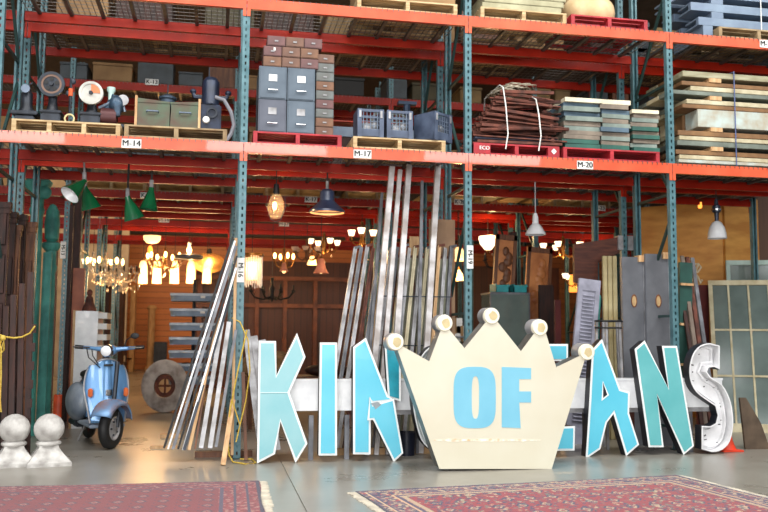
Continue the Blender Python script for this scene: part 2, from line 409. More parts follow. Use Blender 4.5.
P(5.3, 1.3, SU, 1.0, .85, 'dim pallet on the second row upper shelf, fourth along', PINE)
P(8.0, 1.3, SU, 1.0, .85, 'dim pallet on the second row upper shelf, fifth along', PINE)
P(6.5, .03, SU-.0, .01, .01, 'x', PINE) if False else None
for i, (x, z) in enumerate(((.1, 3.52), (1.3, 3.52), (3.0, 3.52), (4.3, 3.52), (5.6, 3.52), (7.9, 3.52))):
    P(x, 4.5, z, 1.05, .85, f'dim pallet on the third row lower shelf, {["first","second","third","fourth","fifth","sixth"][i]} from the left', PINE2 if i % 2 else PINE)

# ================================================================ machines on the M-14 pallets
Z0 = SH+.13
def base_at(px, Y=.3): p = at(px, 120, Y); return Vector((p.x, Y, Z0))
def wheel_machine(px, label, wheel_r, wheel_z, wheel_mat, spokes, patch=None, body=1.0):
    t = thing('balance_scale', label, 'machine', base_at(px), group='old machines on the left pallet')
    m = MB(); m.box((0, 0, .06), (.2*body, .22, .12), bev=.012); m.box((0, 0, .135), (.22*body, .24, .03), bev=.008); part('base', m, STEEL, t)
    m = MB(); m.lathe([(.075*body, .15), (.055, .2), (.045, .27), (.05, wheel_z-.02), (0, wheel_z)], n=16); part('column', m, STEEL, t)
    R = Matrix.Rotation(PI/2, 3, 'X')
    m = MB(); m.lathe([(wheel_r*.78, -.02), (wheel_r, -.02), (wheel_r, .03), (wheel_r*.78, .03)], (0, -.09, wheel_z), R, 32, closed=True)
    if spokes:
        m.lathe([(0, .0), (wheel_r*.8, 0), (wheel_r*.8, .015), (0, .02)], (0, -.09, wheel_z), R, 32)
    else: m.lathe([(0, .0), (wheel_r*.8, 0), (wheel_r*.8, .02), (0, .022)], (0, -.09, wheel_z), R, 32)
    dk = part('dial_wheel', m, wheel_mat, t)
    if spokes:
        for k in range(5):
            m = MB(); a = 2*PI*k/5+.3; m.lathe([(0, .022), (.022, .022), (.022, .024), (0, .024)], (wheel_r*.42*math.cos(a), -.092, wheel_z+wheel_r*.42*math.sin(a)), R, 12)
            part('hole', m, BLACK, dk)
        part('ring', MB().lathe([(wheel_r*.62, .022), (wheel_r*.78, .022), (wheel_r*.78, .025), (wheel_r*.62, .025)], (0, -.09, wheel_z), R, 32, closed=True), mat('tan dial ring', (126, 96, 80), .6), dk)
    if patch:
        m = MB(); pts = [(0, 0)]+[(wheel_r*.75*math.cos(a), wheel_r*.75*math.sin(a)) for a in [PI*.1*k for k in range(0, 6)]]
        m.prism([(x, z+wheel_z) for x, z in pts], -.117, -.113); part('orange_patch', m, mat('orange patch', (232, 130, 80), .5), dk)
    part('hub', MB().lathe([(0, .045), (.02, .045), (.025, .0)], (0, -.09, wheel_z), R, 14), STEEL, t)
    part('axle', MB().bar((-.0, -.1, wheel_z), (0, .1, wheel_z), .03), STEEL, t)
    return t
wheel_machine(52, 'iron machine with the large dark five-hole wheel', .135, .43, STEEL, True)
wheel_machine(91.5, 'iron machine with a white disc and orange patch', .125, .36, mat('white disc', (200, 198, 190), .5), False, True)
t = thing('bench_scale', 'small dark machine with a little round gauge, leftmost on its pallet', 'machine', base_at(26), group='old machines on the left pallet')
part('base', MB().box((0, 0, .05), (.2, .2, .06), bev=.01).box((0, 0, .11), (.27, .24, .04), bev=.008), STEEL, t)
part('neck', MB().lathe([(.09, .13), (.06, .2), (.06, .33), (.035, .38), (0, .38)], n=12), STEEL, t)
part('gauge', MB().lathe([(0, .0), (.045, 0), (.045, .03), (0, .035)], (0, -.07, .37), Matrix.Rotation(PI/2, 3, 'X'), 18), GREYP, t)
part('lever', MB().tube([(0, 0, .38), (.02, 0, .44), (.05, 0, .46)], .01), STEEL, t)
part('foot', MB().box((-.08, -.06, .015), (.05, .05, .03)), STEEL, t)
t = thing('spray_gauge', 'slim upright instrument with orange band and ring foot', 'instrument', base_at(69.5, .15), group='old machines on the left pallet')
part('ring_foot', MB().lathe([(.04, -.012), (.055, -.012), (.055, .012), (.04, .012)], (0, 0, .055), Matrix.Rotation(PI/2, 3, 'X'), 18, closed=True), mat('pale brass', (206, 190, 140), .4, .4), t)
part('rod', MB().tube([(0, 0, .11), (0, 0, .5)], .014), STEEL, t)
part('orange_band', MB().tube([(0, 0, .3), (0, 0, .38)], .024), mat('orange band', (220, 90, 40), .5), t)
part('knob', MB().ell((-.03, 0, .33), (.02, .02, .03)).ell((.02, 0, .46), (.03, .02, .035)), STEEL, t)
t = thing('microscope', 'blue black machine with pale cap and side arm on the left pallet', 'machine', base_at(113), group='old machines on the left pallet')
BLU = mat('slate blue iron', (58, 82, 104), .4, .3, (30, 44, 60), 12)
part('base', MB().box((0, 0, .02), (.26, .22, .04), bev=.01), STEEL, t)
part('drum', MB().lathe([(0, -.08), (.1, -.08), (.1, .08), (0, .08)], (-.04, 0, .13), Matrix.Rotation(PI/2, 3, 'Y'), 20), mat('maroon iron', (86, 44, 46), .5, .3), t)
part('body', MB().ell((.03, 0, .27), (.085, .08, .11)).tube([(-.08, 0, .2), (-.03, 0, .3), (0, 0, .38)], .035).box((.05, -.05, .2), (.06, .08, .14), bev=.01), BLU, t)
part('cap', MB().lathe([(0, .46), (.045, .46), (.045, .42), (.03, .4), (.03, .3)], (-.03, 0, 0), n=16), mat('mint enamel', (190, 220, 214), .4), t)
part('arm', MB().tube([(-.15, -.03, .22), (-.04, -.03, .28), (.09, -.02, .33), (.12, 0, .2)], .016), GREYP, t)
part('disc', MB().lathe([(0, 0), (.06, 0), (.06, .02), (0, .02)], (.1, -.02, .32), Matrix.Rotation(PI/2, 3, 'X'), 18), GALV, t)

GC = mat('green bronze patina', (74, 96, 76), .5, .3, (84, 66, 54), 5, .2)
for i, (px0, px1, lb) in enumerate(((135, 169.5, 'flared green brown metal chest, left of the pair'), (170, 200, 'flared green brown metal chest, right of the pair'))):
    a = at(px0, 118, .12); b = at(px1, 118, .12); wd = b.x-a.x; t = thing('metal_chest', lb, 'chest', (a.x+wd/2, .12, Z0), group='metal chests')
    fl_ = .03 if i == 0 else -.03
    m = MB(); h = .29
    m.prism([(-wd/2, .0), (wd/2, 0), (wd/2, h*.8), (wd/2-.0, h+(0 if i == 0 else .02)), (-wd/2-(.0), h+(.03 if i == 0 else 0)), (-wd/2+.01, h*.8)], 0, .34); part('body', m, GC, t)
    part('handle', MB().tube([(-.06, 0, .17), (-.06, -.03, .175), (.06, -.03, .175), (.06, 0, .17)], .009), GREYP, t)
    part('rim', MB().b2((-wd/2, -.008, h-.02), (wd/2, 0, h)), GC, t)
    x = (-wd/2-.005) if i == 0 else (wd/2-.02)
    part('end_strip', MB().b2((x, -.01, -.01), (x+.025, .35, h+.05)), LWOOD, t)
t = thing('electric_motor', 'blue grey capped motor standing behind the metal chests', 'motor', base_at(167, .62))
part('body', MB().lathe([(0, .5), (.05, .5), (.1, .47), (.1, .45), (.085, .44), (.085, .2), (.1, .0), (0, 0)], n=20), mat('blue grey iron', (66, 82, 100), .4, .4), t)
part('rod', MB().tube([(0, 0, .48), (0, 0, .62)], .008), STEEL, t)
t = thing('water_pump', 'dark blue iron pump with round canister and side pipes', 'pump', base_at(210, .25))
NB = mat('navy machine paint', (34, 44, 66), .4, .3, (20, 26, 40), 9)
part('housing', MB().b2((-.12, -.1, 0), (.12, .14, .3), bev=.015), NB, t)
part('canister', MB().lathe([(0, .62), (.06, .62), (.09, .58), (.095, .57), (.095, .32), (.11, .3), (0, .3)], n=22), NB, t)
for s in (-1, 1): part('side_pipe', MB().tube([(s*.08, 0, .4), (s*.17, 0, .4), (s*.19, 0, .45)], .025).ell((s*.19, 0, .46), (.035, .035, .03)), NB, t)
part('spindle', MB().tube([(-.02, 0, .6), (-.02, 0, .74)], .008), STEEL, t)
part('gauge', MB().lathe([(0, .03), (.035, .03), (.04, 0), (0, 0)], (-.04, -.11, .12), Matrix.Rotation(PI/2, 3, 'X'), 16), PAPER, t)
part('port', MB().lathe([(.04, .02), (.06, .02), (.06, 0), (.04, 0)], (.02, -.11, .2), Matrix.Rotation(PI/2, 3, 'X'), 16, closed=True), STEEL, t)
pts = [at(px, py, .06) for px, py in ((215, 97), (224, 100), (231, 112), (234, 125), (231, 134), (226, 141))]
t0 = pts[0].copy(); solo('hose', MB().tube([p-t0 for p in pts], .022), mat('grey hose', (120, 120, 128), .5), 'grey hose arching from the dark blue pump to the shelf', 'hose', t0)

# ================================================================ filing cabinets and drawer boxes
zp = SH+.13
FC = [mat('blue steel filing cabinet', (92, 104, 116), .4, .25, (76, 88, 100), 4, .05), mat('grey steel filing cabinet', (90, 94, 106), .45, .25, (74, 78, 90), 4, .05)]
cw = .305; ch = .368
names = {(0, 0): 'grey filing drawer box with empty label slot, bottom left of four', (1, 0): 'blue grey filing drawer box, bottom right of four', (0, 1): 'blue grey filing drawer box with white card, top left of four', (1, 1): 'blue grey filing drawer box with white card, top right of four'}
for (i, j), lb in names.items():
    t = thing('file_drawer_box', lb, 'filing cabinet', (2.67+i*(cw+.008), .05, zp+j*(ch+.004)), group='filing drawer boxes on the red pallet')
    mt = FC[1] if (i, j) == (0, 0) else FC[0]
    part('body', MB().b2((0, .01, 0), (cw, .62, ch), bev=.004), mt, t)
    d = part('drawer_front', MB().b2((.012, 0, .012), (cw-.012, .012, ch-.012), bev=.004), mt, t)
    part('handle', MB().tube([(cw/2-.055, 0, .105), (cw/2-.05, -.025, .1), (cw/2+.05, -.025, .1), (cw/2+.055, 0, .105)], .007), CHROME, d)
    part('card_holder', MB().b2((cw/2-.045, -.006, .2), (cw/2+.045, 0, .275)), GALV if j == 0 else ENW, d)
BX = [mat('brown drawer box', (118, 84, 66), .6, 0, (88, 60, 48), 5), mat('mauve brown drawer box', (112, 76, 74), .6, 0, (84, 56, 56), 5), mat('rusty orange drawer box', (126, 88, 62), .6, 0, (92, 62, 46), 5), mat('grey green drawer box', (104, 112, 112), .6, 0, (86, 84, 80), 5)]
def card_box(x, y, z, w, h, d, mi, lb, tagged=False):
    t = thing('drawer_box', lb, 'box', (x, y, z), group='small drawer boxes around the filing cabinets')
    part('body', MB().b2((0, .004, 0), (w, d, h), bev=.003), BX[mi], t); part('front', MB().b2((.008, 0, .008), (w-.008, .005, h-.008), bev=.002), BX[mi], t)
    part('pull', MB().b2((w/2-.02, -.008, h*.4), (w/2+.02, 0, h*.55)), GALV, t)
    if tagged: part('card', MB().b2((w*.55, -.004, h*.55), (w*.66, 0, h*.85)), WHITE, t)
ztop = zp+2*(ch+.004)+.002
for r in range(2):
    for i in range(3):
        card_box(2.715+i*.205, .07, ztop+r*.118, .198, .112, .4, (2, 0, 1, 1, 0, 2)[r*3+i], f'small drawer box on the filing cabinets, {["lower","middle"][r]} layer, {["left","centre","right"][i]}', r == 1 and i == 0)
for i in range(3): card_box(2.755+i*.205, .07, ztop+.236, .198, .112, .4, (1, 0, 1)[i], f'small drawer box, top layer over the cabinets, {["left","centre","right"][i]}')
for k in range(9):
    card_box(3.305, .1, zp+k*.104, .2, .1, .4, (0, 2, 3, 1, 3, 2, 3, 3, 0)[k], f'drawer box in the column right of the filing cabinets, {["lowest","second","third","fourth","fifth","sixth","seventh","eighth","topmost"][k]}')

# grey crates
def crate(px0, px1, label, rz=0):
    a = at(px0, 137, .06); b = at(px1, 137, .06); wd = b.x-a.x; c = Vector(((a.x+b.x)/2, .08+(.12 if rz else 0), SH+.13))
    t = thing('crate', label, 'crate', c, (0, 0, rz), 'grey crates on the pallet'); m = MB(); h = .33; D = .3; wd = wd if not rz else .3
    mt = mat('slate blue plastic', (84, 96, 118), .45, .1, (58, 68, 88), 6)
    yy0 = 0 if not rz else -D/2; h2 = wd/2
    for s in (-1, 1):
        m.b2((s*h2-s*.02, yy0, 0), (s*h2, yy0+D, h)); m.b2((s*h2-s*.05, yy0-.012, 0), (s*h2, yy0, h)); m.b2((s*h2-s*.05, yy0+D, 0), (s*h2, yy0+D+.012, h))
    for y in (yy0, yy0+D-.02):
        m.b2((-h2, y, 0), (h2, y+.02, .06)); m.b2((-h2, y, h-.03), (h2, y+.02, h)); m.b2((-h2, y+.005, .06), (h2, y+.015, .1))
    m.b2((-h2, yy0, 0), (h2, yy0+D, .02)); part('shell', m, mt, t)
    m = MB()
    for i in range(7): x = -h2+.03+i*(wd-.06)/6; m.b2((x-.004, yy0+.008, .06), (x+.004, yy0+.014, h-.03))
    for i in range(4): z = .1+i*.045; m.b2((-h2, yy0+.008, z), (h2, yy0+.012, z+.006))
    part('lattice', m, GREYP, t)
    m = MB(); m.ell((-.03, yy0+.13, .12), (.1, .08, .09)).ell((.06, yy0+.12, .16), (.06, .07, .06)); part('contents', m, GALV, t)
    for s in (-1, 1): part('clip', MB().b2((s*(h2-.03)-.012, yy0-.02, h-.1), (s*(h2-.03)+.012, yy0-.01, h-.02)), GALV, t)
crate(357.5, 384, 'slate blue plastic crate, left of the three'); crate(387, 413, 'slate blue plastic crate, middle of the three'); crate(422, 450, 'slate blue plastic crate turned at an angle', rz=.6)

# second row shelf goods behind the crates
ZS = ZL+.128
a = at(325, 105, 1.3); b = at(432, 112, 1.3)
solo('steel_trough', MB().b2((0, 0, -.05), (b.x-a.x, .3, .05)).b2((0, .02, .05), (b.x-a.x, .05, .08)), GREYP, 'long pale grey steel trough lying behind the crates', 'trough', (a.x, 1.3, ZS+.47))
solo('steel_trough_support', MB().b2((0, 0, 0), (b.x-a.x-.1, .6, .415), bev=.01), DWOOD, 'dark wooden chest under the long grey steel trough', 'chest', (a.x+.05, 1.3, ZS))
p = at(364, 88, 1.5)
P(p.x-.45, 1.55, ZS+.56, .9, .5, 'small orange red pallet stood on the goods behind the crates', mat('orange red paint', (196, 62, 34), .5))
for px, lb in ((381, 'left'), (398, 'right')):
    p = at(px, 100, 1.32); R = Matrix.Rotation(PI/2, 3, 'X')
    solo('hand_wheel', MB().lathe([(.1, 0), (.13, 0), (.13, .03), (.1, .03)], (0, 0, .13), R, 24, closed=True).bar((-.11, -.01, .13), (.11, -.01, .13), .015).bar((0, -.01, .02), (0, -.01, .24), .015), mat('grey iron', (110, 112, 104), .5, .4), f'grey hand wheel standing on the trough, {lb} one', 'wheel', (p.x, 1.36, ZS+.52))
p = at(407, 100, 1.4); solo('iron_post', MB().tube([(0, 0, 0), (0, 0, .42)], .045).b2((-.12, -.05, .4), (.12, .05, .44)), mat('blue iron post', (56, 72, 96), .5, .3), 'blue iron T-shaped post behind the middle crate', 'post', (p.x, 1.4, ZS+.5))

# rusty iron bundle
X0 = 5.13
rr = random.Random(3)
for i in range(74):
    lay = i//8; z = SH+.13+.022+lay*.066; f = 1-.04*lay; L = (1.1+rr.uniform(-.12, .1))*f
    x = X0-.02+(1.1-L)/2+rr.uniform(-.03, .05)+lay*.012; y = .03+(i % 8)*.1*f+.04*rr.random()
    tl = rr.uniform(-.022, .022)*(1+lay*.15); yaw = rr.uniform(-.05, .05)
    q = Vector((L*math.cos(yaw), L*math.sin(yaw)*.6, tl*2.2))
    m = MB(); k = i % 3
    if lay == 0 or (lay == 1 and k == 0): m.bar((0, 0, 0), q, .03, .03)
    elif k == 0: m.bar((0, 0, 0), q, .035, .035)
    elif k == 1: m.tube([(0, 0, 0), q*.5+Vector((0, 0, .012)), q], .02, 6)
    else:
        m.bar((0, 0, 0), q, .05, .014)
        m.ell(tuple(q*.85), (.03, .03, .03), u=8, v=6)
    solo('iron_bar', m, mat('slate steel', (84, 90, 112), .5, .4) if lay == 1 and k != 2 else RUST, 'rusted iron bar piled in the strapped bundle on the red pallet', 'iron bar', (x, y, z), group='rusted iron bars in the bundle')
m = MB()
for k in range(9):
    cx = .28+.03*k; pts = []
    for j in range(15):
        a = 2*PI*j/14; pts.append((cx+.2*math.cos(a+k)*(.7+.04*k), .3+.22*math.sin(a+k), .02+.02*math.sin(3*a+k)+.012*k))
    m.tube(pts, .007, 5)
solo('wire_coil', m, mat('pale wire', (176, 166, 146), .5, .3), 'loose coil of pale wire lying on top of the rusted iron', 'wire', (X0+.12, .03, SH+.13+.64))
for i, x in enumerate((.38, .78)):
    m = MB(); zb = .02; zt = .73-.12*i
    m.tube([(x-.03, -.04, zb-.08), (x, -.04, zb+.1), (x-.02, -.03, zt*.6), (x-.05, -.02, zt-.06), (x-.05, .1, zt), (x-.04, .7, zt), (x, .86, zt-.1)], .008, 6)
    solo('tie_strap', m, WHITE, f'white strap tied over the rusted iron, {["left","right"][i]} one', 'strap', (X0, .03, SH+.12), group='straps on the rusted iron')

# stacks of old shutters
SM = [mat('mint grey shutter', (124, 136, 128), .6, 0, (92, 104, 98), 5), mat('taupe shutter', (128, 116, 102), .6, 0, (92, 82, 72), 5), mat('dark green shutter', (40, 92, 80), .55, 0, (26, 66, 60), 5), mat('slate shutter', (82, 104, 120), .6, 0, (60, 78, 92), 5), mat('cream shutter', (222, 212, 186), .6, 0, (196, 184, 156), 5)]
order = {0: [2, 2, 1, 1, 0, 1, 0, 3, 0, 3, 4], 1: [2, 1, 0, 1, 3, 0, 1, 0, 3, 1, 4], 2: [2, 0, 1, 2, 1, 2, 1, 0, 1, 4]}
ords = ['lowest', 'second', 'third', 'fourth', 'fifth', 'sixth', 'seventh', 'eighth', 'ninth', 'tenth', 'topmost']
for s, (x0, wd, dep) in enumerate(((6.22, .46, .95), (6.70, .36, .8), (7.09, .34, .75))):
    n = len(order[s]); z = SH+.13
    for k in range(n):
        h = (.056, .056, .05)[s]+rr.uniform(-.004, .004); t = thing('shutter', f'{["mint grey","taupe","dark green","slate blue","cream"][order[s][k]]} wooden shutter, {ords[k] if k<n-1 else "topmost"} in the {["left","middle","right"][s]} stack', 'shutter', (x0+rr.uniform(-.03, .02), .05+rr.uniform(-.03, .03), z), (0, 0, rr.uniform(-.05, .05)), 'old shutters stacked flat on the red pallet')
        m = MB(); 
        m.b2((0, 0, 0), (.05, dep, h-.004)); m.b2((wd-.05, 0, 0), (wd, dep, h-.004)); m.b2((.05, 0, 0), (wd-.05, .07, h-.004)); m.b2((.05, dep-.07, 0), (wd-.05, dep, h-.004)); part('frame', m, SM[order[s][k]], t)
        m = MB()
        for j in range(10): m.box((wd/2, .1+j*(dep-.2)/9, h/2), (wd-.1, .06, .008), Matrix.Rotation(.3, 3, 'X'))
        part('louvres', m, SM[order[s][k]], t)
        z += h

# long boards, right bay
LB = [mat('pale sage board', (160, 156, 130), .6, 0, (126, 118, 90), 4, .1, stretch=(1, 5, 5)), mat('cream board', (200, 192, 164), .6, 0, (150, 136, 104), 4, .1), mat('raw brown board', (140, 104, 66), .7, 0, (96, 66, 40), 4, .1), mat('flaking pale blue board', (176, 190, 186), .6, 0, (160, 150, 130), 6, .1), mat('grey green board', (120, 128, 118), .6, 0, (86, 92, 84), 4, .1)]
zb = SH+.02; lays = [(.04, 3, 0), (.05, 1, .02), (.055, 2, -.03), (.06, 4, .0), (.05, 1, .03), (.06, 2, .0), (.2, 3, .28), (.05, 2, .1), (.055, 1, .14), (.05, 4, -.05), (.055, 1, .2), (.05, 2, .1), (.07, 0, .12)]
NL = ['lowest', 'second', 'third', 'fourth', 'fifth', 'sixth', 'seventh, deep', 'eighth', 'ninth', 'tenth', 'eleventh', 'twelfth', 'topmost']
for k, (h, mi, dx) in enumerate(lays):
    h *= 1.12
    for r in range(3):
        if h > .2 and r == 1: mi2 = 2
        else: mi2 = mi if r == 0 else rr.choice([0, 1, 2, 4])
        y = .04+r*.31; L = 2.25-dx*.5+rr.uniform(-.1, .1)
        solo('board', MB().b2((0, 0, 0), (L, .29, h-.006), bev=.004), LB[mi2], f'{["sage","cream","raw brown","pale blue","grey green"][mi2]} long board, {NL[k]} layer, {["front","middle","rear"][r]} of its stack', 'board', (7.66+dx+rr.uniform(-.03, .03), y, zb), (0, 0, rr.uniform(-.008, .008)), 'long boards stacked in the right bay')
    if k in (2, 5, 8, 11):
        for j, x in enumerate((8.1, 9.3)):
            solo('spacer_block', MB().b2((0, 0, 0), (.16, .9, .05)), LWOOD, f'wooden spacer block between the long boards, {NL[k]} layer, {["left","right"][j]} one', 'block', (x, .03, zb+h-.004), group='spacer blocks in the board stack')
        zb += .048
    zb += h
for i, x in enumerate((8.42, 9.4)):
    solo('band', MB().b2((0, -.012, 0), (.014, -.008, zb-SH+.01)).b2((0, -.012, zb-SH-.004+.012), (.014, .95, zb-SH+.016)), mat('blue strap', (86, 98, 140), .5), f'blue strap round the long boards, {["left","right"][i]} one', 'strap', (x, .03, SH+.005))
# blue steel beams on the upper shelf
SB = mat('pale blue steel', (118, 136, 156), .4, .1, (98, 114, 136), 4)
for k in range(3):
    for r in range(2):
        solo('steel_channel', MB().b2((0, 0, 0), (2.5, .06, .1)).b2((0, .06, 0), (2.5, .3, .02)).b2((0, .06, .08), (2.5, .3, .1)), SB, f'pale blue steel channel, {["lowest","middle","topmost"][k]} {["front","rear"][r]} one on the upper shelf', 'steel beam', (7.9+(.12-.1*k), .1+r*.4, SU+.16+k*.18), group='pale blue steel channels')
    if k < 2:
        for j, x in enumerate((8.2, 9.3)): solo('steel_spacer', MB().b2((0, 0, 0), (.16, .7, .075)), SB, f'pale blue spacer between the steel channels, {["lower","upper"][k]} {["left","right"][j]}', 'spacer', (x, .1, SU+.262+k*.18))
for j, x in enumerate((8.08,)): solo('steel_leg', MB().b2((0, 0, 0), (.13, .7, .155)), SB, 'pale blue steel foot block under the blue channels', 'spacer', (x, .1, SU+.002))
solo('lashing', MB().b2((0, 0, 0), (.012, .004, .6)), WHITE, 'white lashing hanging in front of the blue channels', 'strap', (8.83, .03, SU+.13))
for i in range(6):
    solo('timber', MB().b2((0, 0, 0), (1.6, .08, .05)), PINE2, f'dim timber stacked behind the blue channels, {ords[i]} of six', 'timber', (7.66, 1.3+.1*(i % 2), SU+.02+.09*i), (0, 0, 0), 'dim timbers behind the blue channels')
# sacks and bundles on upper shelf pallets
solo('sack', MB().ell((0, 0, .2), (.34, .3, .24)).ell((-.1, 0, .42), (.2, .2, .16)), mat('cream sack', (226, 200, 156), .8, 0, (196, 166, 120), 4, .4), 'bulging cream sack on the red upper pallet', 'sack', (6.72, .45, SU+.12))
for i in range(4): solo('slab', MB().b2((0, 0, 0), (.98, .7, .07), bev=.006), mat('sage slab', (176, 172, 140), .7, 0, (140, 134, 104), 4), f'sage grey slab on the upper pallet over the rusty iron, {ords[i]}', 'slab', (5.23+.03*i, .06, SU+.132+i*.074), group='sage slabs')
for i in range(4): solo('carton', MB().b2((0, 0, 0), (.55, .7, .3), bev=.005), TAN, f'brown carton on the upper pallet over the grey crates, {["left","right","upper left","upper right"][i]}', 'carton', (3.78+(i % 2)*.58, .08, SU+.132+(i//2)*.304), group='cartons on the upper pallet')

# dim goods on rear shelves
GM = [TAN, DWOOD, MWOOD, mat('dark olive goods', (74, 66, 42), .7), mat('ochre goods', (132, 104, 62), .7), mat('black goods', (26, 24, 24), .6), mat('slate goods', (70, 78, 84), .6)]
GN = ['carton', 'dark wooden trunk', 'brown wooden trunk', 'olive bin', 'ochre bin', 'black bin', 'slate bin']
cnt = 0
kinds = {}
for rowi, y, z, xr in ((1, 1.3, ZS, (-.1, 3.0)), (1, 1.3, ZS, (5.2, 7.4)), (1, 1.3, ZS, (7.7, 10.0)), (2, 4.5, 3.65, (-.1, 10)), (3, 5.75, 3.51, (-.1, 12)), (1, 1.3, SU+.13, (.3, 10)), (2, 4.5, 5.24, (-.2, 12))):
    x = xr[0]
    while x < xr[1]-.3:
        wd = rr.uniform(.3, .75); h = rr.uniform(.18, .5) if rowi != 2 or z > 5 else rr.uniform(.15, .4); k = rr.randrange(7)
        key = (k, rowi, z > 4.5); kinds[key] = kinds.get(key, 0)+1
        nth = ['first', 'second', 'third', 'fourth', 'fifth', 'sixth', 'seventh', 'eighth', 'ninth', 'tenth'][kinds[key]-1]
        t = thing(['carton', 'trunk', 'trunk', 'bin', 'bin', 'bin', 'bin'][k], f'{GN[k]} on the {["","second","third","fourth"][rowi]} row {["lower","upper"][z>4.5]} shelf, {nth} of its kind from left', ['carton', 'trunk', 'trunk', 'bin', 'bin', 'bin', 'bin'][k], (x, y, z), group='dim goods on the rear shelves')
        part('body', MB().b2((0, 0, 0), (wd-.04, .6, h*.85), bev=.01), GM[k], t); part('lid', MB().b2((-.01, -.01, h*.85), (wd-.03, .61, h), bev=.006), GM[k], t)
        x += wd+.05
        if rr.random() < .35: x += .3

# ================================================================ the sign
CY = mat('turquoise letter face', (98, 194, 218), .35, 0, (86, 186, 212), 2, coat=.2)
CYP = mat('faded aqua letter face', (146, 192, 198), .4, 0, (128, 184, 192), 2.5)
CYM = mat('sea green letter face', (104, 178, 182), .4, 0, (90, 168, 172), 2.5)
LW = mat('white letter edge', (240, 244, 244), .45, 0, (222, 226, 226), 5)
SIDE = mat('dark letter return', (22, 26, 36), .5)
CRM = mat('cream crown face', (213, 210, 192), .45, 0, (207, 201, 180), 1.6)
OFB = mat('pale blue crown lettering', (122, 190, 214), .45, 0, (112, 182, 208), 3)
def inset(pts, d):
    A = sum(pts[i][0]*pts[(i+1) % len(pts)][1]-pts[(i+1) % len(pts)][0]*pts[i][1] for i in range(len(pts)))
    s = 1 if A > 0 else -1; out = []; n = len(pts)
    for i in range(n):
        p0 = Vector(pts[i-1]); p1 = Vector(pts[i]); p2 = Vector(pts[(i+1) % n])
        a = (p1-p0).normalized(); b = (p2-p1).normalized(); na = Vector((-a.y, a.x))*s; nb = Vector((-b.y, b.x))*s
        k = na+nb; L = 1+na.dot(nb); k = k/max(L, .35); out.append(tuple(p1+k*d))
    return out
def pix(pts, Y, ox=0, oy=0, s=1):
    return [((v := at(ox+x/s, oy+y/s, Y)).x, v.z) for x, y in pts]
SY = -.36
def letter(ch, label, faces, fmat, Y=SY, depth=.13, holes=(), bw=.022, lines=()):
    """faces: list of pixel outlines; each is a metal can with a white rim and a coloured face"""
    allp = [p for f in faces for p in f]; cx = sum(p[0] for p in allp)/len(allp); zmin = min(p[1] for p in allp)
    t = thing('sign_letter', label, 'letter', (cx, Y, zmin), group='letters of the turquoise sign')
    for i, f in enumerate(faces):
        g = [(x-cx, z-zmin) for x, z in f]; dy = -.012*i
        part('return', MB().prism(inset(g, .002), .008+dy, depth+dy), SIDE, t)
        hs = [[(x-cx, z-zmin) for x, z in h] for h in holes] if i == 0 else []
        part('border', MB().prism(g, .0+dy, .008+dy), LW, t)
        fc = part('face', MB().prism(inset(g, bw), -.006+dy, .0+dy), fmat, t)
        for h in hs:
            part('opening_rim', MB().prism(h, -.0085, -.005), LW, fc); part('opening', MB().prism(inset(h, .016), -.0105, -.008), SIDE, fc)
        for (p, q) in (lines if i == 0 else ()):
            a = at(*p, Y); b = at(*q, Y); part('seam', MB().bar((a.x-cx, -.008, a.z-zmin), (b.x-cx, -.008, b.z-zmin), .006, .004), LW, fc)
    return t
K = [(258.75, 341), (276, 341), (276.5, 375.5), (297, 333), (305.5, 357), (289.5, 392.5), (307.5, 443.5), (295.5, 463), (280.5, 421.5), (275, 454), (257, 463.5)]
letter('K', 'faded aqua letter K, leftmost of the sign, resting on the floor', [pix(K, SY)], CYP, lines=[((260, 392.5), (289, 392.5))])
I = [(320, 342.5), (337, 342.5), (337, 455.5), (318.5, 455.5)]
letter('I', 'plain turquoise letter I between the K and the broken N', [pix(I, SY)], CY)
s = 3.66
N1 = [(48, 62), (95, 28), (176, 240), (200, 256), (118, 268), (112, 262), (112, 455), (48, 455)]
N1b = [(108, 243), (120, 272), (196, 250), (230, 450), (195, 482), (120, 328), (99, 330)]
N1c = [(165, 45), (190, 45), (225, 60), (225, 262), (178, 248)]
tn = letter('N', 'broken turquoise letter N with its cracked diagonal, left of the crown', [pix(N1, SY, 340, 330, s)], CY)
def addface(t, outline, dy, fm, bw=.02):
    g = [(x-t.location.x, z-t.location.z) for x, z in outline]
    part('return', MB().prism(inset(g, .002), .008+dy, .1+dy), SIDE, t); part('border', MB().prism(g, dy, .008+dy), LW, t); part('face', MB().prism(inset(g, bw), -.006+dy, dy), fm, t)
addface(tn, pix(N1c, SY, 340, 330, s), .035, mat('deep turquoise', (30, 150, 172), .35)); addface(tn, pix(N1b, SY, 340, 330, s), -.02, CY)
gsh = pix([(110, 268), (135, 262), (150, 272), (128, 290), (122, 278)], SY, 340, 330, s)
part('crack', MB().prism([(x-tn.location.x, z-tn.location.z) for x, z in gsh], -.0285, -.026), mat('bare grey metal', (150, 160, 166), .5), tn)
E_ = [(538, 344), (568, 344), (568, 361), (553, 361), (553, 385), (565, 385), (565, 402), (553, 402), (553, 427), (575, 426), (574.5, 450.5), (536, 451)]
letter('E', 'turquoise letter E mostly hidden behind the crown', [pix(E_, SY)], CY)
s = 3.41
A_ = [(212, 102), (246, 65), (308, 236), (340, 245), (338, 318), (372, 425), (328, 464), (285, 320), (262, 350), (240, 440), (190, 474), (202, 290)]
letter('A', 'turquoise letter A with a small triangular opening, right of the crown', [pix(A_, SY, 530, 320, s)], CY, holes=[pix([(247, 207), (268, 256), (243, 276)], SY, 530, 320, s)])
s = 3.01
N2 = [(195, 148), (225, 122), (297, 268), (277, 138), (322, 138), (373, 440), (342, 466), (262, 285), (282, 443), (237, 443)]
letter('N', 'sea green letter N between the A and the white S', [pix(N2, SY, 570, 300, s)], CYM)
